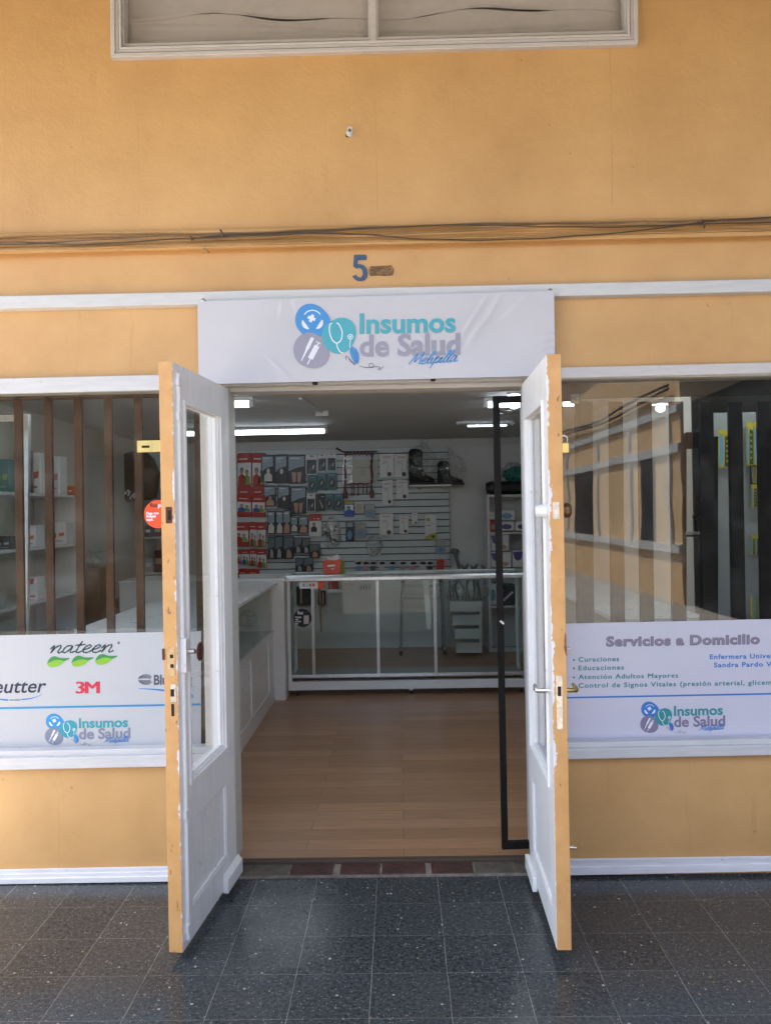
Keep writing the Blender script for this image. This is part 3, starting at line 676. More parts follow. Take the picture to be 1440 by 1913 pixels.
def bdepth(x, y):
    ex = max(0, 1-max(abs(x-705)/175, abs(y-628)/78)); em = 1-min(1, ex*5)
    d = .0018*mnoise.noise(Vector((x*.008, y*.02, 3)))
    for (ax, ay), (bx_, by_), wd, am in FOLDS:
        vx, vy = bx_-ax, by_-ay; t = max(0, min(1, ((x-ax)*vx+(y-ay)*vy)/(vx*vx+vy*vy)))
        q = math.hypot(x-ax-t*vx, y-ay-t*vy); s_ = (x-ax)*vy-(y-ay)*vx
        d += 1.5*am*math.exp(-(q/wd)**2)*(.25+.75*math.tanh(s_/math.hypot(vx, vy)/(wd*.35)))*min(1, 4*t*(1-t)+.35)*em
    return d
bn = empty('shop_banner', P(703, 717, YB), 'white fabric banner with blue and teal health shop emblem above the doorway', 'banner')
mb = MB(); nx, ny = 320, 80; vs = []
for j in range(ny+1):
    for i in range(nx+1):
        x, y = bmap(i/nx, j/ny); vs.append(P(x, y, YB)-Vector((0, bdepth(x, y), 0)))
mb.add(vs, [[j*(nx+1)+i, j*(nx+1)+i+1, (j+1)*(nx+1)+i+1, (j+1)*(nx+1)+i] for j in range(ny) for i in range(nx)], 0, True)
back = [p+Vector((0, .022, 0)) for p in vs]
border = [i for i in range(nx+1)]+[j*(nx+1)+nx for j in range(1, ny+1)]+[ny*(nx+1)+i for i in range(nx-1, -1, -1)]+[j*(nx+1) for j in range(ny-1, 0, -1)]
m_ = len(border); ring = [vs[b] for b in border]+[back[b] for b in border]
mb.add(ring, [[i, (i+1) % m_, m_+(i+1) % m_, m_+i] for i in range(m_)]); mb.add([back[b] for b in border], [list(range(m_))])
mb.build('fabric', SIGN, bn)
def banner_lift(n):
    def f(u, v):
        x, y = 360+u/2.057, 530+v/2.057
        return P(x, y, YB-.0030-.0004*n)
    return f
emblem(bn, None, banner_lift, (BLUE, TEAL, GREY, TEAL, GREY, BLUE, WINK))
for x, y in ((380, 562), (1027.5, 543.5)):
    mb = MB(); mb.lathe([(0, .006), (.006, .005), (.009, .002), (.011, 0)], P(x, y, -.037), (0, -1, 0), 14); mb.build('bolt', STEEL, bn)
for x, y in ((588, 715), (809, 708)):
    mb = MB(); q = P(x, y, -.05); mb.box(q.x-.010, q.x+.010, q.y-.006, q.y+.03, q.z-.006, q.z+.006); mb.build('clip', HOLE, bn, .001)
# ------------------------------------------------------------------ posters stuck to the windows
YP = .044
pl = empty('window_poster', P(150, 1404, YP), 'white poster with supplier logos, green leaves and red lettering on the left window', 'poster')
mb = MB(); mb.px([(-300, 1412), (376, 1397.5), (376, 1179), (-300, 1193.5)], YP, .004); mb.build('sheet', VINYL, pl)
def lay(ox, oy, s, Y): return lambda n: (lambda u, v: P(ox+u/s, oy+v/s, Y-.0010-.0004*n))
LL = lay(0, 1150, 3.2727, YP)
mb = MB(); handwriting(mb, 'nateen', 302, 690, 230, 46, LL(0), 8, 0, .018, .35)
ribbon(mb, [(727+6*math.cos(t*.5), 167+6*math.sin(t*.5)) for t in range(14)], 3, LL(0)); blob(mb, ell2(727, 167, 3, 3, 8), LL(.5)); mb.build('lettering', SLATE, pl)
for i in range(3):
    mb = MB(); ox, oy = (0, 148, 293)[i], (0, -4, -14)[i]
    lo = smooth([(290, 292), (300, 310), (330, 316), (365, 305), (390, 285), (395, 268), (360, 268), (325, 278), (290, 292)], 4)
    up = smooth([(290, 292), (306, 262), (335, 249), (375, 260), (428, 260), (395, 278), (380, 274), (340, 272), (290, 292)], 4)
    blob(mb, [(x+ox, y+oy) for x, y in lo[:-1]], LL(0), 0); blob(mb, [(x+ox, y+oy) for x, y in up[:-1]], LL(1), 1)
    mb.build('printed_leaf', [LEAFL, LEAFD], pl)
mb = MB(); text(mb, 'Reutter', -112, 286, 476, 82, LL(0), 0, .02, .012, .22); mb.build('lettering', NAVY, pl)
mb = MB()
ribbon(mb, smooth([(-110, 470), (-40, 500), (5, 512), (52, 517)], 5), [2+i*.5 for i in range(16)], LL(0)); q = smooth([(134, 514), (180, 508), (225, 497), (258, 481)], 5); ribbon(mb, q, [8-i*.42 for i in range(len(q))], LL(0))
mb.build('printed_swoosh', BLUED, pl)
mb = MB(); text(mb, '100 AÑOS', 62, 127, 521, 9, LL(0), 0, .01, .02); mb.build('lettering', GREYD, pl)
mb = MB(); [text(mb, '3M', 464+dx_, 603+dx_, 476, 71, LL(n_), 0, .01, 0, 0, .84) for n_, dx_ in ((0, 0), (.25, 3), (.5, 6), (.75, 9))]; mb.build('lettering', RED3, pl)
mb = MB(); text(mb, 'Blunding', 942, 1176, 422, 60, LL(0), 0, .02, .03); mb.build('lettering', GREYD, pl)
mb = MB()
for a in range(-4, 5):
    x = 888+a*8.5; h = 30*math.sqrt(max(0, 1-(a/5)**2))
    ribbon(mb, [(x-6, 392-h*.25), (x+5, 392-h-4)], 5, LL(0)); ribbon(mb, [(x-6, 394+h*.0), (x+6, 394+h)], 5, LL(.6))
mb.build('printed_ball', GREYD, pl)
mb = MB(); q = smooth([(850, 447), (905, 449), (960, 453), (1010, 459), (1100, 476), (1182, 494)], 5); ribbon(mb, q, [3+i*.55 for i in range(len(q))], LL(0)); mb.build('printed_swoosh', BLUED, pl)
mb = MB(); ribbon(mb, [(-900, 584), (1230, 543)], 12, LL(0)); mb.build('printed_line', CYANL, pl)
def fit(u0, v0, su, sv, k, ox, oy, s, Y):
    return lambda n: (lambda u, v: P(ox+(u0+(u-385)*su)/s, oy+(v0+(v-75)*sv-k*(u-385)*su)/s, Y-.0012-.0004*n))
emblem(pl, None, fit(275, 598, .814, .775, .004, 0, 1150, 3.2727, YP), (ink('poster_blue', S(34, 140, 200)), ink('poster_teal', S(34, 148, 162)), ink('poster_grey', S(122, 128, 148)), ink('poster_teal', S(34, 148, 162)), ink('poster_grey', S(122, 128, 148)), BLUED, WINK))
pr = empty('window_poster', P(1250, 1380, YP), 'white poster listing home nursing services in teal on the right window', 'poster')
mb = MB(); mb.px([(1026, 1386.5), (1700, 1374), (1700, 1151), (1026, 1165.5)], YP, .004); mb.build('sheet', mat('lilac_vinyl', (.56, .56, .66), .32, var=.02, vscale=3), pr)
LR = lay(1000, 1140, 3.2727, YP)
mb = MB(); text(mb, 'Servicios a Domicilio', 430, 1370, 219, 60, LR(0), 0, .0165, .055, 0, 1.09); mb.build('lettering', MAUVE, pr)
mb = MB(); text(mb, 'Servicios a Domicilio', 434, 1366, 217.5, 57, LR(1), 0, .0165, .012, 0, 1.10); mb.build('lettering', MAUVEL, pr)
for s_, x1_, b_ in (('Curaciones', 511, 315), ('Educaciones', 541, 367), ('Atención Adultos Mayores', 870, 422), ('Control de Signos Vitales (presión arterial, glicemia)', 1502, 474)):
    mb = MB()
    for n_, dx_ in (((0, 0), (.25, .9), (.5, 1.8), (.75, 2.7)) if 'M' in s_ else ((0, 0),)): text(mb, s_, 261+dx_, x1_+dx_-1, b_, 28, LR(n_), 0, .0165, 0 if 'M' in s_ else .022, 0, 1.16)
    blob(mb, ell2(234, b_-11, 6.5, 6.5, 14), LR(0)); mb.build('lettering', TEALD, pr)
mb = MB(); text(mb, 'Enfermera Universitaria', 1064, 1592, 299, 29, LR(0), 0, .017, .026, 0, 1.14); mb.build('lettering', BLUED, pr)
mb = MB(); text(mb, 'Sandra Pardo Vi', 1089, 1452, 349, 29, LR(0), 0, .017, .026, 0, 1.14); mb.build('lettering', BLUED, pr)
mb = MB(); ribbon(mb, [(90, 537), (2200, 496)], 10, LR(0)); mb.build('printed_line', BLUED, pr)
emblem(pr, None, fit(637, 557, .811, .775, .006, 1000, 1140, 3.2727, YP), (BLUED, ink('right_teal', S(34, 140, 146)), ink('right_grey', S(124, 118, 146)), ink('right_teal', S(34, 140, 146)), ink('right_grey', S(124, 118, 146)), BLUED, WINK))
# ------------------------------------------------------------------ round stickers
ORANGE = ink('orange_ink', S(228, 78, 26)); BLACKI = ink('black_ink', S(22, 20, 28))
st = empty('round_sticker', P(294, 960, YP), 'round orange payment sticker on the left window glass', 'sticker')
mb = MB(); d_ = ell2(296, 960.5, 26.5, 26.5, 40); a_ = [P(x, y, .047) for x, y in d_]; mb.hexa(a_, [p+Vector((0, .0025, 0)) for p in a_]); mb.build('disc', ORANGE, st)
T1 = lambda u, v: P(u, v, .0462)
mb = MB(); text(mb, 'Rut', 281, 295, 947.5, 7.5, T1, 0, .02, .02); mb.build('lettering', BLACKI, st)
mb = MB(); text(mb, 'pay', 295.5, 312, 947.3, 7.5, T1, 0, .02, .03)
for s_, x1_, b_ in (('Paga con', 297, 961), ('Rutpay', 292.5, 966.5), ('aquí.', 287, 972.5)): text(mb, s_, 274, x1_, b_, 4.6, T1, 0, .02, .05)
mb.build('lettering', WINK, st)
# ------------------------------------------------------------------ house number and the scar beside it
mb = MB(); t5 = lambda u, v: P(640+u/12, 460+v/12, -.004)
five = [(255, 192), (515, 188), (537, 215), (535, 302), (345, 312), (326, 398), (400, 402), (480, 430), (545, 505), (562, 600), (548, 690), (500, 755), (430, 778), (340, 774), (265, 735), (215, 672), (305, 635), (345, 695), (410, 702), (450, 640), (448, 560), (405, 492), (350, 484), (310, 502), (238, 446)]
a_ = [t5(*p) for p in five]; mb.hexa(a_, [p+Vector((0, .0035, 0)) for p in a_])
mb.build('house_number', mat('slate_blue_paint', S(58, 84, 116), .5, var=.2, vscale=40, dirt=.4), label='slate blue painted number 5 on the ochre wall above the banner', cat='number', origin=P(672, 500, 0))
mb = MB(); sc_ = [(590, 495), (640, 440), (720, 450), (840, 440), (960, 440), (1090, 425), (1150, 520), (1130, 640), (980, 660), (760, 650), (630, 668), (595, 610)]
a_ = [t5(*p) for p in sc_]; mb.hexa(a_, [p+Vector((0, .0033, 0)) for p in a_], 0)
for u, v, r_ in ((650, 535, 14), (1055, 515, 15)):
    b_ = [P(640+x/12, 460+y/12, -.0045) for x, y in ell2(u, v, r_, r_*1.3, 12)]; mb.hexa(b_, [p+Vector((0, .001, 0)) for p in b_], 1)
mb.build('bare_patch', [mat('bare_weathered_wood', (.22, .13, .065), .85, var=.6, vscale=45, bump=.8, bscale=150), HOLE], label='bare brown patch with two screw holes where a number is missing', cat='bare patch', origin=P(715, 505, 0))
# small eye hook high on the wall
hk = empty('wall_hook', P(652, 250, 0), 'small white painted hook screwed high into the ochre wall', 'hook')
q = P(653, 249, -.0); mb = MB(); mb.lathe([(.016, 0), (.014, .004), (.006, .006), (.005, .03)], q, (0, -1, 0), 12); mb.tube([q+Vector((.008*math.cos(t*.5)*1.2+.004, -.03, .014*math.sin(t*.5))) for t in range(13)], .0042, 6); mb.build('eye', WHITE, hk)
mb = MB(); p_ = [P(x, y, -.001) for x, y in ((645, 250), (650, 246), (655, 252), (652, 257), (646, 256))]; mb.hexa(p_, [p+Vector((0, .0009, 0)) for p in p_]); mb.build('chipped_hole', HOLE, hk)
# ------------------------------------------------------------------ cables along the moulding
CB = [mat('ochre_painted_cable', (.42, .24, .09), .55, var=.3, vscale=5), mat('dark_cable', (.075, .05, .035), .5, var=.4, vscale=3), mat('tan_cable', (.30, .18, .08), .6, var=.3, vscale=4), mat('grey_cable', (.17, .13, .09), .5, var=.3)]
CAB = [  # material, radius, points (pixel), distance in front of the wall, label
 (2, .006, [(-300, 449), (0, 443), (120, 439), (260, 436.5), (420, 436), (560, 430), (720, 423), (900, 420), (1100, 415), (1300, 411), (1440, 407), (1800, 400)], .034, 'uppermost tan cable in the bundle on the moulding'),
 (3, .0045, [(-300, 455), (0, 452), (70, 453), (180, 448), (300, 441), (420, 437.5), (560, 434), (720, 425.5), (880, 418), (1060, 416), (1200, 418), (1440, 411), (1800, 404)], .042, 'grey cable looping just under the top of the cable bundle'),
 (1, .0045, [(-300, 459), (0, 456.5), (90, 455.5), (170, 457), (280, 449), (380, 444), (470, 440), (560, 436), (660, 437), (790, 447), (900, 448), (1050, 443), (1200, 430), (1320, 414), (1440, 406), (1800, 396)], .052, 'black cable that sags in the middle and climbs at right'),
 (2, .0055, [(-300, 461), (0, 459), (130, 456), (250, 452), (400, 447), (560, 440), (720, 437), (860, 431), (1000, 424), (1150, 420), (1300, 417), (1440, 413), (1800, 408)], .045, 'tan cable in the thick of the bundle, crossing behind the black one'),
 (0, .0055, [(-300, 470), (0, 467), (200, 463), (400, 458.5), (600, 453), (720, 450), (900, 444), (1100, 438.5), (1300, 433), (1440, 429.5), (1800, 421)], .046, 'ochre painted cable lowest along the moulding'),
 (1, .0035, [(360, 446), (400, 441), (520, 434), (590, 431), (720, 424.5), (860, 419.5), (960, 421.5), (1100, 425), (1200, 422), (1330, 418), (1440, 416), (1800, 411)], .05, 'thin black cable running out of the bundle from mid left to right'),
 (2, .004, [(-300, 453), (0, 449), (160, 443), (320, 440), (500, 439), (640, 433), (820, 427), (1010, 424), (1180, 424), (1330, 421), (1440, 419), (1800, 414)], .040, 'slim tan cable between the grey and the black ones'),
]
for mi, r_, pts, o_, lb in CAB:
    pp = smooth(pts, 6); mb = MB(); r_ *= .62; mb.tube([P(x, y+.5*math.sin(x*.05+mi), -o_)+Vector((0, .002*math.sin(x*.02+mi*2), 0)) for x, y in pp], r_, 7)
    mb.build('cable', CB[mi], label=lb, cat='cable', group='cables along the moulding', origin=P(pts[0][0], pts[0][1], -o_))
tie = (('dark wire tie sticking up from the cables left of the number', 412, 429, 416, 443, 1), ('dark wire tie round the cables near the right end', 1313, 412, 1315, 426, 1), ('small brown nail clip on the cables left of the black tie', 356, 441, 359, 449, 1), ('broken tan clip hanging under the cables at left', 381, 464, 390, 472, 2))
for lb, x0, y0, x1, y1, mi in tie:
    mb = MB(); mb.tube([P(x0, y0, -.062), P((x0+x1)/2+1, (y0+y1)/2, -.068), P(x1, y1, -.055)], .004, 6); mb.build('cable_clip', CB[mi], label=lb, cat='cable clip', group='clips on the cables', origin=P(x1, y1, -.055))
# ------------------------------------------------------------------ black security gate folded inside on the right
YG = .105
gt = empty('security_gate', P(1000, 1580, YG), 'black steel security gate frame standing half open behind the right door', 'gate')
mb = MB(); mb.px([(938, 1588), (949, 1574), (933, 752), (920.5, 740)], YG, .03); mb.px([(938, 1588), (1085, 1582), (1085, 1569), (949, 1574)], YG, .03)
mb.px([(920.5, 740), (933, 752), (1085, 749), (1085, 735)], YG, .03); mb.px([(1074, 749), (1086, 749), (1094, 1570), (1082, 1570)], YG, .03)
mb.build('frame', GATE, gt, .002)
for y in (1160, ):
    mb = MB(); mb.tube([P(934, y, YG-.006), P(941, y+6, YG-.012)], .006, 8); mb.build('weld_lug', STEEL, gt)
mb = MB(); mb.rect(1066, 736, 1081, 754, YG-.014, .016); mb.tube([P(1070, 740, YG-.02), P(1078, 748, YG-.02)], .006, 8); mb.build('lock', mat('worn_lock', (.2, .19, .18), .4, .8, var=.5, vscale=60), gt, .001)
# a second frame with crossbar behind the right window
g2 = empty('security_gate', P(1295, 1400, .26), 'black steel gate with a lock bar and round knob behind the right window bars', 'gate')
mb = MB(); mb.rect(1256, 810, 1282, 1420, .26, .03); mb.rect(1309, 832, 1319, 1420, .262, .026); mb.rect(1333, 815, 1341, 1420, .26, .03); mb.rect(1282.5, 996, 1332.5, 1003, .258, .03); mb.rect(1282.5, 807, 1332.5, 838, .26, .03)
mb.build('frame', GATE, g2, .002)
mb = MB(); q = P(1299, 966, .255); mb.lathe([(0, .012), (.012, .011), (.0165, .004), (.0165, 0)], q, (0, -1, 0), 20)
mb.tube([P(1299, 966, .258), P(1299, 998, .262)], .004, 6); mb.build('knob', HOLE, g2)
mb = MB(); mb.rect(1281, 993, 1306, 999, .246, .008); mb.build('sliding_bolt', STEEL, g2, .001)
# ------------------------------------------------------------------ ceiling lights
TUBE = mat('tube_glow', (.9, .95, 1), .4, var=0, emit=((.80, .91, 1.0), 3.0))
BULB = mat('bulb_glow', (.9, .95, 1), .4, var=0, emit=((.80, .90, 1.0), 4.0))
HOUS = mat('lamp_housing', (.55, .56, .56), .4)
ZC = 2.365
def tube_lamp(x0, x1, y, label, on=True):
    t = empty('ceiling_lamp', ((x0+x1)/2, y, ZC), label, 'ceiling lamp', 'tube lamps on the shop ceiling')
    mb = MB(); mb.box(x0, x1, y-.05, y+.05, ZC-.028, ZC-.001); mb.box(x0, x0+.03, y-.03, y+.03, ZC-.07, ZC-.028); mb.box(x1-.03, x1, y-.03, y+.03, ZC-.07, ZC-.028); mb.build('housing', HOUS, t, .003)
    mb = MB(); mb.tube([(x0+.031, y, ZC-.05), (x1-.031 if x1 > -1 else x1-.10, y, ZC-.05)], .019, 10); mb.build('lamp_tube', TUBE if on else mat('unlit_tube', (.7, .72, .74), .2, var=0), t)
q = P(612, 800, 4.35); tube_lamp(q.x-1.36, q.x, 4.35, 'long lit tube lamp across the ceiling left of the junction box')
q = P(474, 752, 2.3); tube_lamp(q.x-.5, q.x, 2.3, 'lit tube lamp whose end shows just right of the left door')
q = P(852, 793, 4.15); q2 = P(958, 791, 4.15)
t = empty('ceiling_lamp', ((q.x+q2.x)/2, 4.15, ZC), 'slim twin strip lamp with chrome ends near the gate post', 'ceiling lamp', 'tube lamps on the shop ceiling')
mb = MB(); mb.box(q.x, q2.x, 4.10, 4.20, ZC-.03, ZC-.001)
for a in (q.x, (q.x*2+q2.x)/3, (q.x+q2.x*2)/3, q2.x-.02): mb.box(a, a+.02, 4.07, 4.23, ZC-.042, ZC-.03)
mb.build('housing', CHROME, t, .002)
mb = MB(); mb.tube([(q.x+.10, 4.13, ZC-.048), (q2.x-.06, 4.13, ZC-.048)], .009, 8); mb.build('lamp_tube', mat('dim_tube', (.8, .85, .9), .3, var=0, emit=((.75, .87, 1), .7)), t)
FILL = mat('fill_tube_glow', (.9, .95, 1), .4, var=0, emit=((.84, .93, 1.0), 6.5))  # unseen fill lamps, added to brighten the front of the shop
for i_, (xa_, xb_) in enumerate(((-2.5, -1.3), (-.6, .6), (1.2, 2.4))):
    t = empty('ceiling_lamp', ((xa_+xb_)/2, .75, ZC), ('added fill tube lamp above the left window display, close behind the facade', 'added fill tube lamp just inside the doorway, hidden by the lintel', 'added fill tube lamp above the right window display, close behind the facade')[i_], 'ceiling lamp', 'tube lamps on the shop ceiling')
    mb = MB(); mb.box(xa_, xb_, .70, .80, ZC-.028, ZC-.001); mb.build('housing', HOUS, t, .003)
    mb = MB(); mb.tube([(xa_+.03, .75, ZC-.05), (xb_-.03, .75, ZC-.05)], .019, 10); mb.build('lamp_tube', FILL, t)
def bulb(px, py, Y, label, plate=True, q_=1.0):
    c_ = P(px, py, Y); t = empty('bulb_lamp', (c_.x, c_.y, ZC), label, 'bulb lamp', 'bulb lamps under the ceiling')
    mb = MB(); mb.lathe([(0, 0), (.05, 0), (.05, -.012), (.02, -.02), (.02, c_.z-ZC+.055), (0, c_.z-ZC+.055)], (c_.x, c_.y, ZC), (0, 0, 1), 14)
    if plate: mb.lathe([(.095*q_, .036*q_), (.095*q_, .042*q_), (.03*q_, .056*q_), (0, .056*q_)], c_, (0, 0, 1), 20)
    mb.build('holder', HOUS, t)
    mb = MB(); mb.ell(c_+Vector((0, 0, .0)), .045*q_, .045*q_, .034*q_); mb.lathe([(.022*q_, .02*q_), (.02*q_, .05*q_)], c_, (0, 0, 1), 12); mb.build('globe', BULB, t)
bulb(960, 737, 2.35, 'nearer lit globe bulb of the two above the gate, with tube light behind', False)
bulb(960, 755.5, 3.0, 'second lit globe bulb, just under the first one above the gate', False)
bulb(1233, 763, 1.42, 'lit bulb with flat disc shade seen through the right window', True, .62)
q = P(985, 741, 2.6); q2 = P(1079, 738, 2.6); tube_lamp(q.x-.32, q2.x, 2.6, 'lit tube lamp by the globe bulbs near the gate top')
q = P(950, 766, 3.45); t = empty('ceiling_spot', (q.x, q.y, ZC), 'small round recessed spot in the ceiling beside the gate post', 'spot lamp')
mb = MB(); mb.lathe([(.085, -.001), (.085, -.012), (.05, -.016), (.045, -.004)], (q.x, q.y, ZC), (0, 0, 1), 20); mb.build('trim_ring', CHROME, t)
mb = MB(); mb.lathe([(0, -.008), (.044, -.006)], (q.x, q.y, ZC), (0, 0, 1), 16); mb.build('diffuser', mat('spot_glow', (.9, .9, .9), .4, var=0, emit=((.85, .92, 1), .5)), t)
q = P(602, 764, 3.2); t = empty('junction_box', (q.x, q.y, ZC), 'white junction box with a cable duct on the ceiling', 'junction box')
mb = MB(); mb.box(q.x-.05, q.x+.05, q.y-.05, q.y+.05, ZC-.045, ZC-.001); mb.build('box', HOUS, t, .003)
mb = MB(); mb.hexa([(q.x-.01, q.y-.05, ZC-.001), (q.x+.012, q.y-.05, ZC-.001), (q.x+.012, q.y-.05, ZC-.018), (q.x-.01, q.y-.05, ZC-.018)], [(q.x-.09, 2.35, ZC-.001), (q.x-.068, 2.35, ZC-.001), (q.x-.068, 2.35, ZC-.018), (q.x-.09, 2.35, ZC-.018)]); mb.build('duct', HOUS, t, .002)
# ------------------------------------------------------------------ slat wall
sw = empty('slat_wall', P(640, 1070, 5.99), 'white slatted display wall hung with packages at the back of the shop', 'slat wall')
mb = MB(); a, b = P(443, 957, 5.96).x, P(840, 957, 5.96).x; zt, zb = P(640, 838, 5.96).z, P(640, 1074, 5.96).z
mb.box(a, b, 5.985, 5.999, zb, zt); mb.build('backing', mat('slat_groove', (.03, .035, .04), .8), sw)
mb = MB(); step = 12.54*(3.61+5.96)/F; z = P(640, 848.5, 5.96).z+step; th = .010
while z > zb+.02:
    z1_ = min(zt, z-th/2); z0_ = max(zb, z-step+th/2)
    if z1_ > z0_: mb.box(a+.004, b-.004, 5.962, 5.985, z0_, z1_)
    z -= step
mb.build('slats', mat('slat_white', (.55, .61, .63), .45, var=.04), sw, .002)
# ------------------------------------------------------------------ packages
K = lambda n, c, **k: mat(n, c, **{**dict(rough=.4, var=.05), **k})
RED = K('red_card', (.40, .024, .013)); NAVYP = K('navy_card', (.012, .014, .026)); PANEL = K('grey_blue_panel', (.25, .34, .40)); SKIN = K('skin_print', (.45, .28, .20)); PALE = K('pale_print', (.62, .60, .58)); CARDW = K('white_card', (.72, .73, .74))
TEALP = K('teal_card', (.035, .14, .15)); DARKP = K('dark_print', (.02, .02, .028)); GREENP = K('green_print', (.16, .34, .05)); LIME = K('lime_print', (.40, .46, .04)); BLUEP = K('blue_print', (.03, .09, .42)); SKYP = K('sky_print', (.13, .32, .50)); GLIT = K('glint_print', (.85, .88, .9), rough=.15); BEIGE = K('beige_card', (.42, .40, .35)); GBLUE = K('soft_blue_card', (.25, .33, .42)); ORANGEP = K('orange_card', (.62, .13, .02)); GREYL = K('grey_print', (.38, .40, .42)); PINKP = K('pink_print', (.55, .25, .28)); PURPLE = K('violet_print', (.10, .08, .32)); YELP = K('yellow_card', (.52, .44, .02)); BLACKP = K('black_card', (.012, .012, .013))
cropA = lambda x, y: (420+x/4.8, 800+y/4.8)
cropB = lambda x, y: (620+x/3.7895, 800+y/3.7895)
def figure(mb, f, cx, cy, w_, h_, mi_body, mi_head, hair=None):
    """a printed head and shoulders; cy is the bottom"""
    blob(mb, [(cx-w_*.5, cy), (cx+w_*.5, cy), (cx+w_*.48, cy-h_*.42), (cx+w_*.2, cy-h_*.6), (cx-w_*.2, cy-h_*.6), (cx-w_*.48, cy-h_*.42)], f(1), mi_body)
    if hair is not None: blob(mb, ell2(cx, cy-h_*.80, w_*.27, h_*.21, 12), f(1.5), hair)
    blob(mb, ell2(cx, cy-h_*.75, w_*.2, h_*.19, 12), f(2), mi_head)
def hanging(kind, rect, label, Y=5.925, crop=cropA, group='packages hung on the slat wall', var=0, name='hanging_package'):
    x0, y0 = crop(rect[0], rect[1]); x1, y1 = crop(rect[2], rect[3]); w_, h_ = x1-x0, y1-y0
    th = {'white': .03, 'red': .02}.get(kind, .018)
    Y += random.uniform(-.008, .008)
    base = P((x0+x1)/2, y1, Y)
    t = empty(name, base, label, 'package', group)
    tilt = random.uniform(-1, 1)*.035*w_; y0 += random.uniform(-.4, .4)
    U = lambda u, v: (x0+u*w_, y0+v*h_+tilt*(u-.5)*2)
    f = lambda n: (lambda u, v: P(*U(u, v), Y-.0012-.0006*n))
    def card(poly, m, d=0, tt=th):
        mb = MB(); a_ = [P(*U(u, v), Y-d) for u, v in poly]; mb.hexa(a_, [p+Vector((0, tt, 0)) for p in a_]); return mb.build('card', m, t, .002)
    def flat(nm, mats_, fn):
        mb = MB(); fn(mb); return mb.build(nm, mats_, t)
    R = lambda mb, u0, v0, u1, v1, n=0, mi=0: blob(mb, [(0, 0)] and [(u0, v1), (u1, v1), (u1, v0), (u0, v0)], f(n), mi)
    mbk = MB(); hx = P(*U(.5, .0), Y); mbk.tube([hx+Vector((0, .055, .012)), hx+Vector((0, .0, .010)), hx+Vector((0, -.012, .016))], .0022, 5)
    if kind in ('white', 'greenwhite', 'softblue', 'rim'): mbk.build('hook', CHROME, t)
    if kind == 'red':
        card([(0, 1), (1, 1), (1, .03), (.94, 0), (.06, 0), (0, .03)], RED)
        ph = (.31, .98) if h_/w_ > 1.8 else (.34, .80)
        flat('photo', [CARDW, RED, GREENP, SKIN, DARKP, BLUEP], lambda mb: (R(mb, .03, ph[0], .97, ph[1]),
            figure(mb, f, .32, ph[1], .5, (ph[1]-ph[0])*.78, 1 if var % 2 == 0 else 5, 3, 4), figure(mb, f, .68, ph[1]-.01, .44, (ph[1]-ph[0])*.66, 2, 3, 4)))
        flat('lettering', CARDW, lambda mb: (R(mb, .2, .17, .72, .205), R(mb, .14, .165, .18, .21)))
    elif kind == 'redplain':
        card([(0, 1), (1, 1), (1, .1), (.85, 0), (.15, 0), (0, .1)], RED); flat('lettering', CARDW, lambda mb: R(mb, .18, .66, .72, .74))
    elif kind == 'navy':
        card([(0, 1), (1, 1), (1, 0), (0, 0)], NAVYP)
        flat('printed_panel', [PANEL, CARDW], lambda mb: (blob(mb, [(.08, .62), (.4, .48), (.92, .42), (.92, .07), (.08, .07)], f(0)), R(mb, .16, .12, .7, .155, 1, 1), R(mb, .16, .2, .5, .215, 1, 1), R(mb, .16, .26, .55, .272, 1, 1)))
        flat('photo', [PALE, SKIN, DARKP], lambda mb: figure(mb, f, .55, .97, .62, .5, (2, 0, 1)[var % 3], (0, 0, 1)[var % 3]) if var < 3 else blob(mb, [(.25, .95), (.5, .6), (.8, .62), (.85, .95)], f(1), 1 if var % 2 else 0))
    elif kind == 'navyleg':
        card([(0, 1), (1, 1), (1, 0), (0, 0)], NAVYP)
        flat('printed_panel', [PANEL, CARDW], lambda mb: (blob(mb, [(.06, .58), (.5, .46), (.94, .40), (.94, .05), (.06, .05)], f(0)), R(mb, .15, .1, .7, .14, 1, 1)))
        flat('photo', [PALE, SKIN, DARKP], lambda mb: (blob(mb, [(.3, .97), (.45, .97), (.5, .62), (.22, .6)], f(1), var % 2), blob(mb, [(.58, .97), (.72, .97), (.8, .6), (.55, .62)], f(1), var % 2)))
    elif kind == 'navysmall':
        card([(0, 1), (1, 1), (1, 0), (0, 0)], NAVYP)
        flat('printed_panel', [PANEL, CARDW], lambda mb: (R(mb, .07, .06, .9, .52), R(mb, .15, .12, .7, .17, 1, 1)))
        flat('photo', [PALE, SKIN], lambda mb: blob(mb, [(.1, .96), (.2, .62), (.55, .5), (.9, .7), (.86, .96)], f(1), var % 2))
    elif kind == 'darksmall':
        card([(0, 1), (1, 1), (1, 0), (0, 0)], NAVYP)
        flat('printed_panel', K('slate_panel', (.13, .17, .20)), lambda mb: blob(mb, [(.05, .6), (.5, .5), (.93, .45), (.93, .05), (.05, .05)], f(0)))
        flat('photo', [GREYL, SKIN], lambda mb: blob(mb, [(.3, .95), (.35, .6), (.55, .55), (.75, .7), (.8, .95)], f(1), var % 2))
    elif kind == 'rim':
        card([(.06, 1), (.94, 1), (1, .97), (1, .03), (.94, 0), (.06, 0), (0, .03), (0, .97)], CARDW)
        flat('window', [NAVYP, GLIT, TEALP], lambda mb: (R(mb, .08, .26, .92, .95), blob(mb, [(.55, .75), (.66, .7), (.74, .5), (.64, .55)], f(1), 1), blob(mb, [(.2, .9), (.3, .6), (.5, .58), (.42, .9)], f(1), 2)))  # pale slanted sliver is a highlight painted on the dark window
        flat('lettering', [DARKP, GREYL], lambda mb: (R(mb, .35, .06, .66, .11, 0, 0), R(mb, .2, .17, .8, .2, 0, 1)))
    elif kind == 'teal':
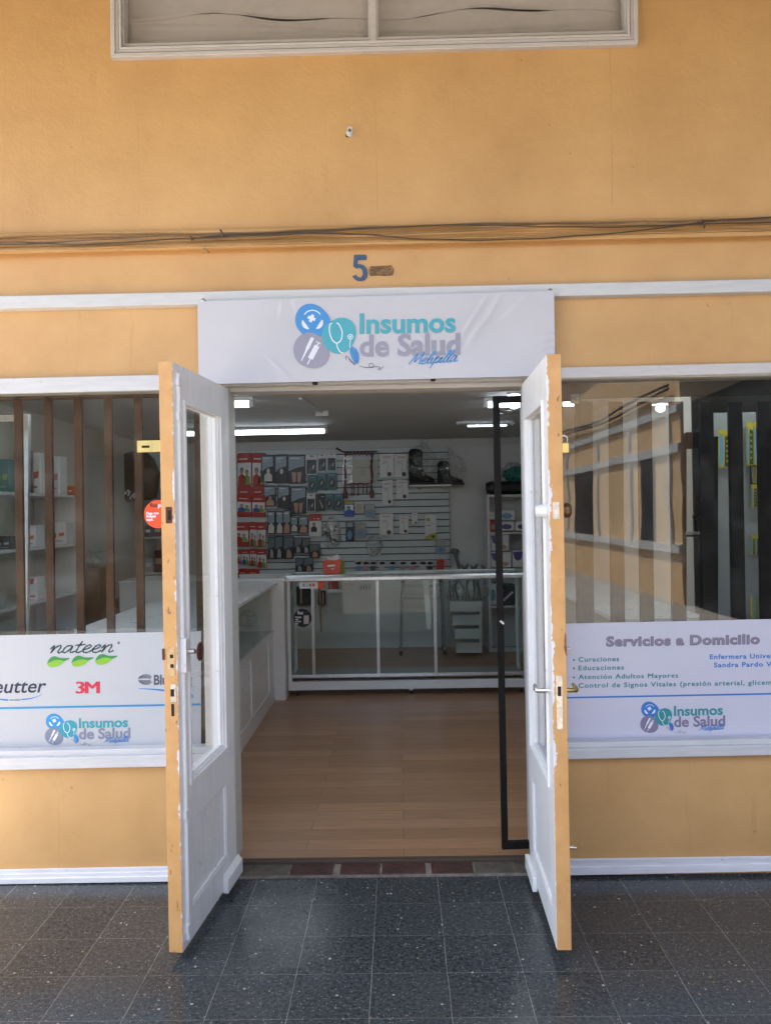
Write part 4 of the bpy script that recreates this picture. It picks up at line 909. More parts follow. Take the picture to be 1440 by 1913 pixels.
        card([(0, 1), (1, 1), (1, .04), (.9, 0), (.1, 0), (0, .04)], TEALP)
        flat('photo', [DARKP, GLIT, SKYP], lambda mb: (blob(mb, ell2(.5, .6, .36, .28, 14), f(0)), blob(mb, [(.35, .72), (.45, .68), (.62, .45), (.5, .5)], f(1), 1), R(mb, .15, .08, .8, .16, 0, 2)))  # pale slanted sliver is a glint painted over the picture
    elif kind == 'dark':
        card([(0, 1), (1, 1), (1, .04), (.9, 0), (.1, 0), (0, .04)], BLACKP)
        flat('photo', [GREYL, GLIT], lambda mb: (blob(mb, [(.35, .4), (.45, .36), (.8, .8), (.7, .88)], f(0)), R(mb, .6, .16, .85, .2, 0, 1)))
    elif kind == 'redwhite':
        card([(0, 1), (1, 1), (1, 0), (0, 0)], CARDW)
        flat('header', [RED, CARDW], lambda mb: (R(mb, 0, 0.0, 1, .31), R(mb, .38, .18, .46, .25, 1, 1), R(mb, .6, .2, .85, .24, 1, 1)))
        flat('photo', [DARKP, SKIN], lambda mb: figure(mb, f, .38, .8, .5, .42, 0, 1, 0))
    elif kind == 'white':
        card([(0, 1), (1, 1), (1, .04), (.96, 0), (.04, 0), (0, .04)], CARDW)
        flat('drawing', [GREYL, DARKP, PINKP], lambda mb: (ribbon(mb, smooth([(.2, .42), (.45, .36), (.6, .55), (.5, .7), (.7, .85)], 4), .035, f(0), 0), R(mb, .2, .12, .75, .16, 0, 2), R(mb, .15, .3, .6, .32, 0, 0), blob(mb, ell2(.68, .86, .16, .16*w_/h_, 14), f(1), 1)))
    elif kind == 'greenwhite':
        card([(0, 1), (1, 1), (1, .06), (.6, .0), (.4, .0), (0, .06)], CARDW)
        flat('printed_panel', [LIME, DARKP], lambda mb: (blob(mb, [(0, .99), (1, .99), (1, .72), (.5, .78), (0, .92)], f(0)), R(mb, .12, .16, .42, .28, 0, 0), R(mb, .1, .45, .5, .47, 0, 1), blob(mb, ell2(.72, .88, .12, .06, 10), f(1), 1)))
    elif kind == 'bluewhite':
        card([(.04, 1), (.96, 1), (1, .9), (1, .1), (.9, 0), (.1, 0), (0, .1), (0, .9)], BLUEP)
        flat('printed_panel', [YELP, CARDW, SKYP], lambda mb: (R(mb, .05, .02, .95, .2, 0, 0), blob(mb, [(.06, .66), (.5, .5), (.94, .62), (.94, .24), (.06, .24)], f(0), 1), blob(mb, ell2(.45, .42, .22, .12, 12), f(1), 2)))
    elif kind == 'softblue':
        card([(.06, 1), (.94, 1), (1, .93), (1, .07), (.94, 0), (.06, 0), (0, .07), (0, .93)], GBLUE)
        flat('printed_panel', [BEIGE, SKYP], lambda mb: (blob(mb, [(.08, .45), (.5, .38), (.92, .42), (.92, .06), (.08, .06)], f(0)), blob(mb, ell2(.5, .68, .26, .16, 12), f(0), 1)))
    elif kind == 'darkblue':
        card([(0, 1), (1, 1), (1, .03), (0, .03)], K('midnight_card', (.015, .03, .07)))
        flat('photo', [SKYP, GREYL], lambda mb: (blob(mb, ell2(.48, .7, .3, .24, 14), f(0)), R(mb, .15, .06, .85, .28, 0, 1)))
    elif kind == 'beige':
        card([(0, 1), (1, 1), (1, 0), (0, 0)], CARDW); flat('window', BEIGE, lambda mb: R(mb, .12, .15, .85, .95))
    return t
PK = [
 ('red', (112, 222, 240, 505), 'tall red package with family photo, leftmost at the top of the slat wall', 0, 5.92),
 ('red', (244, 222, 372, 508), 'tall red package with family photo beside the leftmost one, partly behind a navy pack', 0, 5.935),
 ('redplain', (115, 512, 240, 600), 'plain red card tucked under the leftmost tall red package', 0, 5.94),
 ('redplain', (246, 512, 362, 600), 'plain red card tucked under the second tall red package', 0, 5.945),
 ('red', (110, 598, 240, 790), 'square red package with blue figure photo, left end of the second row', 1, 5.925),
 ('red', (244, 598, 364, 790), 'square red package with blue figure photo next to a navy bra pack', 1, 5.925),
 ('red', (78, 842, 216, 1058), 'wide red package with photo of people, left end of the third row', 0, 5.92),
 ('red', (224, 842, 292, 1062), 'narrow red package with one green figure, middle of the third red row', 0, 5.925),
 ('red', (292, 845, 368, 1062), 'narrow red package at the right end of the third red row', 0, 5.915),
 ('red', (76, 1088, 147, 1212), 'small red package at the left end of the fourth row', 1, 5.925),
 ('red', (150, 1088, 222, 1218), 'small red package second in the fourth row', 1, 5.92),
 ('red', (225, 1082, 287, 1232), 'small red package third in the fourth row, hanging a little lower', 0, 5.92),
 ('red', (288, 1085, 376, 1248), 'small red package ending the fourth row, with two heads in its photo', 0, 5.91),
 ('redplain', (124, 1258, 206, 1316), 'dark red rounded package lowest at the left, above the counter', 0, 5.92),
 ('redplain', (206, 1262, 312, 1316), 'wider dark red package lowest at the left, above the counter', 0, 5.93),
 ('navy', (326, 235, 442, 482), 'navy package with pale woman in profile, first in the top navy row', 1, 5.915),
 ('navy', (445, 232, 562, 490), 'navy package with woman in a dark top, second in the top navy row', 0, 5.925),
 ('navyleg', (562, 238, 722, 492), 'broad navy package with two legs, end of the top navy row', 1, 5.92),
 ('navy', (344, 515, 458, 702), 'navy package with dark torso, first in the second navy row', 2, 5.93),
 ('navy', (472, 512, 582, 712), 'navy package with woman in a black bra, middle of the second navy row', 0, 5.92),
 ('navyleg', (588, 520, 730, 764), 'broad navy package with two legs, lower than its twin above', 1, 5.91),
 ('navysmall', (380, 738, 452, 950), 'slim navy package with white brace, first of the slim row', 0, 5.92),
 ('navysmall', (458, 738, 524, 950), 'slim navy package with white brace, second of the slim row', 0, 5.915),
 ('navysmall', (522, 730, 590, 948), 'slim navy package third of the slim row, a little higher than its neighbours', 1, 5.92),
 ('navysmall', (590, 790, 656, 930), 'short navy package beside the slim row, with a pale strap', 0, 5.915),
 ('navysmall', (662, 788, 748, 942), 'short navy package with a figure, just left of the red and white card', 1, 5.92),
 ('darksmall', (388, 975, 450, 1172), 'dark package with grey brace, first of the lowest navy row', 0, 5.92),
 ('darksmall', (450, 965, 522, 1168), 'dark package with taller grey panel, second of the lowest navy row', 0, 5.915),
 ('darksmall', (526, 972, 618, 1172), 'dark package with a forearm brace, third of the lowest navy row', 1, 5.92),
 ('darksmall', (622, 980, 690, 1122), 'short dark package, fourth of the lowest navy row', 0, 5.92),
 ('darksmall', (694, 980, 762, 1122), 'short dark package, fifth of the lowest navy row', 0, 5.92),
 ('darksmall', (760, 1035, 852, 1162), 'wide dark package with a pale label, right end of the lowest navy row', 1, 5.91),
 ('darksmall', (634, 1160, 706, 1288), 'dark package hanging just above the glass cabinet, left of its pair', 0, 5.915),
 ('darksmall', (708, 1160, 792, 1288), 'dark package hanging just above the glass cabinet, right of its pair', 1, 5.91),
 ('rim', (725, 235, 830, 418), 'large white edged package with dark window, right of the broad navy pack', 0, 5.915),
 ('rim', (834, 230, 912, 390), 'middle white edged package in the top row', 0, 5.925),
 ('rim', (916, 222, 998, 384), 'rightmost white edged package in the top row, near the pink hanging', 0, 5.92),
 ('rim', (734, 590, 812, 750), 'single white edged package in the third row beside a black pack', 0, 5.92),
 ('teal', (744, 422, 826, 572), 'blue teal package below the large white edged one', 0, 5.92),
 ('teal', (828, 405, 912, 550), 'teal package in the middle of the second small row', 0, 5.925),
 ('teal', (916, 402, 1004, 552), 'teal package at the right of the second small row', 0, 5.92),
 ('dark', (815, 588, 900, 742), 'black package with a diagonal white tool, beside the single white edged pack', 0, 5.92),
 ('teal', (900, 588, 976, 732), 'teal package right of the black one in the third row', 0, 5.925),
 ('teal', (978, 588, 1062, 736), 'teal package ending the third row, under the pink fringe', 0, 5.92),
 ('redwhite', (757, 770, 868, 972), 'white card with red header and man in black, left of the clear bag', 0, 5.915),
 ('bluewhite', (1070, 655, 1158, 794), 'blue package with yellow top below the pink hanging', 0, 5.92),
 ('beige', (1168, 660, 1242, 757), 'small beige package between two blue ones', 0, 5.92),
 ('softblue', (1255, 680, 1346, 802), 'soft blue package with beige header, right of the beige one', 0, 5.92),
 ('darkblue', (1085, 838, 1158, 1012), 'midnight blue package with sky blue sole, under the yellow topped one', 0, 5.92),
 ('softblue', (1168, 852, 1264, 986), 'soft blue package lower down, beside the midnight blue one', 0, 5.92),
]
for kd, rc, lb, vr, yy in PK: hanging(kd, rc, lb, yy, cropA, var=vr)
PB = [
 ('white', (338, 182, 438, 350), 'white boxed brace, left one of the pair beside the pink hanging'),
 ('white', (441, 182, 541, 350), 'white boxed brace, right one of the pair beside the black boot'),
 ('white', (356, 368, 432, 546), 'tall white box hanging under the left boxed brace'),
 ('white', (455, 365, 541, 500), 'short white box with blue side under the right boxed brace'),
 ('white', (337, 605, 434, 760), 'wide white box hanging alone in the lower middle of the slat wall'),
 ('white', (477, 618, 541, 746), 'medium white box right of the wide one'),
 ('white', (566, 598, 606, 680), 'smallest white box on the slat wall'),
 ('greenwhite', (658, 608, 739, 787), 'white and lime green package near the right edge of the slat wall'),
 ('softblue', (737, 788, 804, 892), 'soft blue package lowest at the right edge of the slat wall'),
]
for kd, rc, lb in PB: hanging(kd, rc, lb, 5.92, cropB)
# clear bags of parts
BAG = clear_bag('clear_plastic', .16, 26)
def parts_bag(rect, crop, label, n, cols, seed, Y=5.90):
    random.seed(seed); x0, y0 = crop(*rect[:2]); x1, y1 = crop(*rect[2:]); k = (3.61+Y)/F
    b = P((x0+x1)/2, y1, Y); t = empty('clear_bag', b, label, 'bag of parts', 'clear bags on the slat wall'); w_, h_ = (x1-x0)*k, (y1-y0)*k
    mb = MB()
    for i in range(n):
        c_ = b+Vector((random.uniform(-.38, .38)*w_, .02, random.uniform(.08, .62)*h_)); a_ = random.uniform(0, 3.1)
        d = Vector((math.cos(a_), random.uniform(-.2, .2), math.sin(a_)))*random.uniform(.12, .22)*w_
        mb.tube([c_-d, c_-d*.4, c_+d*.4, c_+d], [.006, .013, .013, .007], 8, i % len(cols))
    mb.build('contents', cols, t)
    mb = MB(); mb.ell(b+Vector((0, .02, h_*.45)), w_*.52, .035, h_*.48, 0, 18, 12, .28, seed); mb.build('film', BAG, t)
parts_bag((880, 775, 1042, 1062), cropA, 'clear bag of black and white plastic parts in the middle of the slat wall', 14, [DARKP, CARDW, GREYL], 3)
parts_bag((1272, 945, 1412, 1138), cropA, 'small clear bag of grey metal parts under the wide white box', 10, [GREYL, CARDW], 5)
# pink macrame hanging with a framed sheet
PINKY = K('pink_cord', (.24, .095, .115), rough=.9); mh = empty('macrame_hanging', P(*cropA(1215, 640), 5.93), 'pink macrame wall hanging round a framed paper in clear film', 'wall hanging')
mb = MB(); mb.tube([P(*cropA(998, 178), 5.91), P(*cropA(1060, 212), 5.905), P(*cropA(1370, 208), 5.905)], [.014, .008, .006], 8); mb.build('rod', K('dark_stick', (.03, .025, .025)), mh)
mb = MB()
for x, w0, w1, ytop, yb in ((1080, 34, 18, 205, 630), (1316, 30, 18, 205, 625)):
    c_ = [(x+3*math.sin(i*.9), ytop+(yb-ytop)*i/16) for i in range(17)]; pts = [P(*cropA(*q), 5.91) for q in c_]
    mb.tube(pts, [.012+.004*abs(math.sin(i*1.7))+(.008 if i > 13 else 0) for i in range(17)], 7)
for x in (1135, 1155, 1195, 1240, 1272):
    mb.tube([P(*cropA(x+2*math.sin(i), 500+i*(26 if x % 2 else 20)), 5.91) for i in range(5)], [.006, .008, .006, .008, .010], 6)
for i in range(7):
    x = 1095+i*32; mb.tube([P(*cropA(x, 210), 5.912), P(*cropA(x+16, 240+10*(i % 2)), 5.91), P(*cropA(x+32, 212), 5.912)], .008, 6)
mb.tube([P(*cropA(1085+i*24, 498+4*math.sin(i*2)), 5.912) for i in range(10)], .008, 6); mb.build('cords', PINKY, mh)
mb = MB(); a_ = [P(*cropA(*q), 5.935) for q in ((1135, 492), (1370, 488), (1370, 280), (1135, 282))]; mb.hexa(a_, [p+Vector((0, .012, 0)) for p in a_]); mb.build('paper', K('ivory_paper', (.45, .46, .40)), mh)
mb = MB()
for i, (u0, u1) in enumerate(((1175, 1305), (1215, 1262), (1210, 1270), (1220, 1262), (1208, 1275))):
    yb = 355+i*16; a_ = [P(*cropA(*q), 5.933) for q in ((u0, yb+3), (u1, yb+3), (u1, yb-(4 if i == 0 else 1)), (u0, yb-(4 if i == 0 else 1)))]; mb.flat(a_)
mb.build('lettering', K('faint_print', (.2, .16, .16)), mh)
mb = MB(); a_ = [P(*cropA(*q), 5.900) for q in ((1052, 490), (1140, 494), (1150, 240), (1060, 250))]; mb.hexa(a_, [p+Vector((0, .003, 0)) for p in a_]); mb.build('film', BAG, mh)
# shelf and two black boots
sh = empty('slat_shelf', P(*cropB(695, 412), 5.8), 'small white shelf clipped to the slat wall under the boots', 'shelf')
k = (3.61+5.75)/F; a, b = P(*cropB(548, 402), 5.75), P(*cropB(845, 402), 5.75)
mb = MB(); mb.box(a.x, b.x, 5.75, 5.96, a.z-.018, a.z); mb.build('board', MELA, sh, .002)
for u in (618, 797):
    q = P(*cropB(u, 405), 5.74); mb = MB(); mb.tube([q+Vector((-.012, .02, -.02)), q+Vector((-.010, 0, -.05)), q+Vector((0, -.005, -.062)), q+Vector((.010, 0, -.05)), q+Vector((.012, .02, -.02))], .004, 6); mb.build('bracket', BRASS, sh)
BOOT = K('black_boot_foam', (.010, .010, .011), rough=.8, bump=.2, bscale=80)
def boot(poly, sole, straps, bag, label, seed):
    q = P(*cropB(*sole[0]), 5.77); t = empty('orthopaedic_boot', (q.x, 5.84, a.z), label, 'orthopaedic boot', 'black boots on the small shelf')
    mb = MB(); A_ = [P(*cropB(*p), 5.79) for p in poly]; mb.hexa(A_, [p+Vector((0, .11, 0)) for p in A_]); mb.build('upper', BOOT, t, .022, segs=3)
    mb = MB(); A_ = [P(*cropB(*p), 5.78) for p in sole]; mb.hexa(A_, [p+Vector((0, .13, 0)) for p in A_]); mb.build('sole', K('boot_sole', (.02, .02, .02), rough=.5), t, .006)
    for s_ in straps:
        mb = MB(); A_ = [P(*cropB(*p), 5.783) for p in s_]; mb.hexa(A_, [p+Vector((0, .124, 0)) for p in A_]); mb.build('strap', K('boot_strap', (.03, .03, .032), rough=.4), t, .003)
    mb = MB(); c0, c1 = P(*cropB(bag[0], bag[1]), 5.8), P(*cropB(bag[2], bag[3]), 5.8)
    c_ = (c0+c1)/2; mb.ell((c_.x, 5.84, c_.z), abs(c1.x-c0.x)*.55, .085, abs(c1.z-c0.z)*.52, 0, 18, 12, .3, seed)
    mb.ell((c_.x+.0, 5.84, c0.z+.01), .03, .02, .05, 0, 10, 6, .5, seed+1); mb.build('film', clear_bag('clear_boot_bag', .06, 45), t)
boot([(546, 392), (700, 394), (735, 385), (715, 352), (655, 318), (640, 250), (642, 170), (630, 148), (560, 142), (546, 160)], [(543, 402), (742, 402), (742, 384), (543, 386)], [[(544, 215), (645, 225), (645, 208), (544, 198)], [(544, 290), (650, 300), (648, 284), (544, 272)]], (545, 120, 735, 398), 'taller black orthopaedic boot in a clear bag, left on the small shelf', 11)
boot([(748, 390), (925, 390), (932, 374), (880, 350), (835, 330), (830, 245), (815, 230), (765, 230), (750, 245)], [(745, 401), (938, 401), (938, 384), (745, 385)], [[(748, 290), (834, 296), (834, 282), (748, 276)]], (748, 175, 935, 398), 'shorter black orthopaedic boot in a clear bag, right end of the small shelf', 15)
# row of little clip packages above the cabinet
CL = [(185, SKYP, 'white'), (238, PINKP, 'pink'), (290, TEALP, 'teal'), (350, PALE, 'cream'), (425, SKYP, 'blue'), (500, GREYL, 'grey'), (572, PINKP, 'rose'), (640, PALE, 'pale'), (690, DARKP, 'dark')]
for i, (u, m_, nm) in enumerate(CL):
    q = P(*cropB(u, 1006), 5.86); t = empty('small_blister', q, ('first', 'second', 'third', 'fourth', 'fifth', 'sixth', 'seventh', 'eighth', 'last')[i]+' small %s blister from the left in the row above the cabinet' % nm, 'blister pack', 'small blisters above the cabinet')
    mb = MB(); mb.rect(*cropB(u-22, 940), *cropB(u+24, 972), 5.87, .01); mb.build('card', CARDW, t, .001)
    mb = MB(); mb.ell(P(*cropB(u+4, 955), 5.865), .035, .012, .016, 0, 10, 6, .4, i); mb.build('clip', DARKP, t)
    mb = MB(); mb.rect(*cropB(u-18, 976), *cropB(u+20, 1006), 5.862, .012); mb.build('printed_card', m_, t, .001)
q = P(*cropB(768, 1000), 5.8); t = empty('red_box', q, 'small bright red box at the right end above the cabinet', 'box')
mb = MB(); mb.rect(*cropB(740, 932), *cropB(792, 1004), 5.8, .05); mb.build('carton', RED, t, .002)
mb = MB(); mb.rect(*cropB(792.5, 930), *cropB(818, 975), 5.81, .03); mb.build('side_label', PINKP, t, .001)
# ------------------------------------------------------------------ glass display cabinet on castors
YC = 3.5; kc = (3.61+YC)/F
def cpx(x, y): return P(x, y-.0, YC)
gc = empty('glass_cabinet', (P(760, 1290, YC).x, YC+.22, ZF), 'low glass display cabinet with aluminium frame on small castors', 'display cabinet')
xl, xr_ = P(537, 1180, YC).x, P(983, 1180, YC).x; zt = P(760, 1072, YC).z; zr = P(760, 1083, YC).z; zb0 = P(760, 1287, YC).z; zb1 = P(760, 1271, YC).z; zs1, zs0 = P(760, 1258, YC).z, P(760, 1265, YC).z
DP = .45; y0, y1 = YC, YC+DP
mb = MB()
mb.box(xl, xr_, y0, y0+.03, zb0, zb1); mb.box(xl, xr_, y1-.03, y1, zb0, zb1); mb.box(xl, xl+.03, y0+.03, y1-.03, zb0, zb1); mb.box(xr_-.03, xr_, y0+.03, y1-.03, zb0, zb1)
for x in (xl, xr_-.028):
    for y in (y0, y1-.028): mb.box(x, x+.028, y, y+.028, zb1, zr)
mb.build('frame', MELA, gc, .003)
mb = MB(); n = 8
prof = [(y0-.01+.0*i, zr) for i in range(1)]+[(y0-.012, zr+.004), (y0-.012, zr+(zt-zr)*.55), (y0-.004, zr+(zt-zr)*.85), (y0+.012, zt)]+[(y0+.05, zt), (y0+.05, zr)]
mb.hexa([(xl-.01, y, z) for y, z in prof], [(xr_+.01, y, z) for y, z in prof]); mb.box(xl, xr_, y1-.04, y1, zr, zt)
mb.box(xl, xl+.03, y0+.05, y1-.04, zr, zt); mb.box(xr_-.03, xr_, y0+.05, y1-.04, zr, zt); mb.build('top_rail', ALU, gc, .003)
mb = MB(); mb.box(xl+.031, xr_-.031, y0+.051, y1-.041, zt-.012, zt-.004); mb.build('top_glass', CGLASS, gc)
mb = MB(); mb.box(xl+.03, xr_-.03, y0+.03, y1-.03, zs0-.004, zs0+.004); mb.build('bottom_shelf', K('grey_board', (.35, .35, .34)), gc)
mb = MB()
for px_ in (585, 706, 813): x = P(px_, 1180, YC).x; mb.box(x-.011, x-.002, y0+.002, y0+.02, zs1, zr); mb.box(x+.002, x+.011, y0+.010, y0+.028, zs1, zr)
mb.box(xl+.029, xr_-.029, y0+.004, y0+.03, zs0+.005, zs1); mb.build('glazing_bars', ALU, gc, .001)
mb = MB(); mb.box(xl+.029, xr_-.029, y0+.012, y0+.017, zs1, zr); mb.build('front_pane', CGLASS, gc)
mb = MB(); mb.box(xl+.004, xl+.009, y0+.03, y1-.03, zs1, zr); mb.build('side_pane', CGLASS, gc); mb = MB(); mb.box(xr_-.009, xr_-.004, y0+.03, y1-.03, zs1, zr); mb.build('side_pane', CGLASS, gc)
for px_, yy in ((555, y0+.03), (768, y0+.03), (974, y0+.03), (562, y1-.05), (968, y1-.05)):
    x = P(px_, 1290, YC).x; mb = MB()
    mb.lathe([(0, -.009), (.018, -.008), (.021, 0), (.018, .008), (0, .009)], (x, yy, ZF+.021), (1, .25, 0), 14, 1); mb.box(x-.013, x+.013, yy-.006, yy+.022, ZF+.03, zb0, 0); mb.build('castor', [CHROME, BLACKP], gc)
# stickers on the cabinet front
st = empty('round_sticker', P(566, 1171, YC), 'round black payment sticker low on the glass cabinet front', 'sticker')
mb = MB(); d_ = [P(x, y, YC-.003+.012) for x, y in ell2(565.5, 1154.5, 17, 17, 32)]; mb.hexa(d_, [p+Vector((0, .002, 0)) for p in d_]); mb.build('disc', BLACKI, st)
T2 = lambda u, v: P(u, v, YC+.0075); mb = MB(); text(mb, 'Rut', 556, 566.5, 1147.5, 6, T2, 0, 0, .04)
for i, (s_, x1_) in enumerate((('Descarga', 563), ('aquí', 558), ('tu nueva', 562.5), ('App', 557.5))): text(mb, s_, 551.5, x1_, 1154+i*4, 3, T2, 0, 0, .06)
mb.build('lettering', WINK, st)
mb = MB(); blob(mb, [(567.5, 1166), (577, 1165), (577, 1149.5), (567.5, 1150)], T2); mb.build('printed_phone', K('phone_print', (.55, .45, .45)), st)
st = empty('card_sticker', P(582, 1099, YC), 'white and orange strip sticker with card symbols at the cabinet top corner', 'sticker')
mb = MB(); mb.rect(559.5, 1087.5, 593.5, 1099.5, YC+.0095, .002); mb.build('white_strip', CARDW, st); mb = MB(); mb.rect(593.8, 1085, 606, 1099, YC+.0095, .002); mb.build('orange_strip', ORANGE, st)
mb = MB(); blob(mb, ell2(581, 1093, 3.1, 3.1, 14), lambda u, v: P(u, v, YC+.0085), 0); blob(mb, ell2(585.2, 1093, 3.1, 3.1, 14), lambda u, v: P(u, v, YC+.008), 1); text(mb, 'C', 565.5, 570, 1095.5, 5, lambda u, v: P(u, v, YC+.0085), 2, 0, .05)
for v in (1090.5, 1092.5, 1094.5): mb.flat([P(x, y, YC+.0085) for x, y in ((572, v+.5), (577, v+.5), (577, v), (572, v))], 2)
mb.build('printed_marks', [RED, ORANGEP, DARKP], st)
# things seen on and through the cabinet
t = empty('tall_bag', P(622, 1070, 3.7), 'orange red gift bag with green side and clear ribbon on the cabinet', 'bag')
zc0 = zt-.004; x0, x1 = P(604, 1060, 3.66).x, P(637, 1060, 3.66).x; h0 = P(620, 1047, 3.66).z
mb = MB(); mb.hexa([(x0, 3.66, zc0), (x1, 3.66, zc0), (x1, 3.77, zc0), (x0, 3.77, zc0)], [(x0-.004, 3.67, h0), (x1+.004, 3.67, h0), (x1+.004, 3.76, h0), (x0-.004, 3.76, h0)]); mb.build('body', mat('orange_red_bag', (.60, .055, .012), .4), t, .004)
mb = MB(); mb.hexa([(x1+.001, 3.665, zc0), (x1+.028, 3.69, zc0), (x1+.028, 3.75, zc0), (x1+.001, 3.765, zc0)], [(x1+.006, 3.675, h0), (x1+.026, 3.69, h0-.02), (x1+.026, 3.74, h0-.02), (x1+.006, 3.755, h0)]); mb.build('green_side', GREENP, t, .003)
random.seed(4); mb = MB()
for i in range(9):
    q = Vector((x0+(x1-x0)*(.35+.05*i), 3.68, h0)); d = Vector((random.uniform(-.04, .04), random.uniform(-.02, .01), random.uniform(.02, .055))); mb.tube([q, q+d*.6, q+d], [.003, .008, .002], 6)
mb.build('ribbon', GLIT, t)
mb = MB(); mb.flat([P(x, y, 3.659) for x, y in ((612, 1059), (626, 1057.5), (626, 1054.5), (612, 1056))]); mb.flat([P(x, y, 3.659) for x, y in ((619, 1064), (624, 1063), (624, 1061.5), (619, 1062.5))]); mb.build('printed_mark', GLIT, t)
# walking frame
WY = 5.45; kf = (3.61+WY)/F; wf = empty('walker', P(790, 1222, WY), 'grey folding walking frame standing behind the glass cabinet', 'walker')
feet = (P(749, 1222, WY), P(831, 1224, WY)); MET = mat('grey_tube', (.36, .38, .40), .3, .7)
for i, q in enumerate(feet):
    dx = (.035 if i == 0 else -.02)
    topz = P(755, 1090, WY).z
    mb = MB(); mb.tube([(q.x, WY, ZF+.02), (q.x+dx*.5, WY, 0.55), (q.x+dx*.75, WY, topz-.04), (q.x+dx, WY+.04, topz), (q.x+dx, WY+.26, topz), (q.x+dx*.75, WY+.31, topz-.04), (q.x+dx*.4, WY+.34, .5), (q.x, WY+.36, ZF+.02)], .0135, 9); mb.build('side_tube', MET, wf)
    mb = MB(); mb.tube([(q.x+dx, WY+.04, topz+.001), (q.x+dx, WY+.25, topz+.001)], .019, 9); mb.build('hand_grip', BLACKP, wf)
    for yy in (0, .36): mb = MB(); mb.lathe([(.021, 0), (.02, .03), (.015, .05)], (q.x, WY+yy, ZF), (0, 0, 1), 10); mb.build('rubber_foot', BLACKP, wf)
mb = MB()
for py in (1097, 1120): z_ = P(790, py, WY).z; mb.tube([(feet[0].x+.035, WY+.17, z_), (feet[1].x-.02, WY+.17, z_)], .012, 8)
mb.build('cross_tube', MET, wf)
# leaning board, crate rack, cane
lb_ = empty('leaning_board', P(800, 1176, 4.6), 'narrow white board hanging inside the glass cabinet middle', 'board'); mb = MB(); mb.px([(797, 1176), (805, 1175), (801, 1083), (789, 1083)], 3.8, .012); mb.build('board', MELA, lb_, .002)
cr = empty('slatted_rack', P(874, 1220, 5.3), 'white rack of four slats standing behind the cabinet right part', 'rack')
for (a_, b_, c_, d_) in ((840, 1124, 900, 1142.5), (845, 1149.5, 900, 1167.5), (849, 1175, 899, 1193.5), (852, 1201.5, 900, 1219.5)):
    mb = MB(); mb.rect(a_, b_, c_, d_, 5.3, .25); mb.build('slat', MELA, cr, .002)
mb = MB(); mb.rect(895, 1143, 899, 1219, 5.32, .2); mb.rect(856, 1143, 860, 1219, 5.5, .02); mb.build('posts', MELA, cr)
cn = empty('walking_cane', P(599.5, 1180, 4.9), 'wooden cane with pale tip hanging behind the cabinet glass', 'cane'); mb = MB(); mb.tube([P(597, 1098, 5.5), P(598.5, 1140, 5.5), P(600.5, 1181, 5.5)], [.014, .012, .008], 8); mb.build('shaft', K('cane_wood', (.36, .22, .13)), cn)
for lb2, (a_, b_, c_, d_) in (('dark hanging pouch at left behind the cabinet glass', (553, 1096, 581, 1130)), ('second dark hanging pouch behind the cane', (594, 1104, 608, 1131))):
    t = empty('hanging_pouch', P((a_+c_)/2, d_, 5.9), lb2, 'pouch', 'dark pouches behind the cabinet'); mb = MB(); mb.rect(a_, b_, c_, d_, 5.9, .05); mb.build('pouch', BLACKP, t, .01); mb = MB(); mb.rect(a_+8, b_+2, a_+11, d_-2, 5.895, .004); mb.build('seam', SKIN, t)
t = empty('red_pouch', P(622, 1103, 5.7), 'dark red pouch with glittering trim behind the cabinet glass', 'pouch'); mb = MB(); mb.rect(613, 1086, 632, 1104, 5.7, .05); mb.build('pouch', RED, t, .01); mb = MB(); mb.rect(611, 1101, 640, 1107, 5.69, .006); mb.build('trim', GLIT, t)
for i, (a_, b_, c_, d_) in enumerate(((641, 1086, 652, 1098), (653, 1085, 664, 1097), (672, 1091, 691, 1102))):
    t = empty('small_carton', P((a_+c_)/2, d_, 5.85), ('first tiny pale carton behind the cabinet glass, beside the red pouch', 'second tiny pale carton behind the cabinet glass', 'small card with drawn tools behind the cabinet glass')[i], 'carton', 'small cards behind the cabinet')
    mb = MB(); mb.rect(a_, b_, c_, d_, 5.85, .03); mb.build('card', (PALE, PALE, GREYL)[i], t, .001)
    mb = MB()
    for j in range(3): mb.rect(a_+2+j*(c_-a_)/4, b_+3, a_+4+j*(c_-a_)/4, d_-2, 5.848, .0015)
    mb.build('printed_marks', (PINKP, PINKP, DARKP)[i], t)
# grey items on the wall right of the slat wall
t = empty('brace_handle', P(850, 1062, 5.8), 'grey plastic handled brace standing at the right end of the cabinet top', 'brace')
mb = MB(); mb.tube([P(858, 1062, 5.8), P(853, 1045, 5.8), P(850, 1030, 5.8)], [.02, .018, .03], 8); mb.ell(P(849, 1030, 5.8), .05, .02, .035, 0, 12, 8, .3, 2); mb.build('brace', K('grey_plastic', (.13, .15, .16)), t)
for i, u in enumerate((868, 885, 905)):
    t = empty('grey_clip', P(u, 1062, 5.8), ('small grey clip beside the brace', 'middle small grey clip right of the brace', 'grey clip nearest the white cabinet')[i], 'clip', 'small grey clips'); mb = MB()
    mb.tube([P(u-7, 1055, 5.8), P(u-3, 1061, 5.8), P(u+3, 1060, 5.8), P(u+7, 1053, 5.8)], [.008, .02, .02, .008], 7); mb.build('clip', K('grey_plastic', (.13, .15, .16)), t)
# bunched clear wrap behind the cabinet right
t = empty('wrapped_bundle', P(873, 1123, 5.4), 'bundle of grey items in crumpled clear wrap above the slatted rack', 'bundle'); mb = MB(); random.seed(9)
for i in range(9): x = 842+i*7; mb.tube([P(x, 1122, 5.42), P(x+random.uniform(-6, 6), 1100, 5.42), P(x+random.uniform(-8, 8), 1084, 5.42)], .012, 6)
mb.build('contents', K('grey_plastic', (.13, .15, .16)), t); mb = MB(); mb.ell(P(873, 1102, 5.42), .23, .10, .14, 0, 18, 10, .35, 6); mb.build('film', BAG, t)
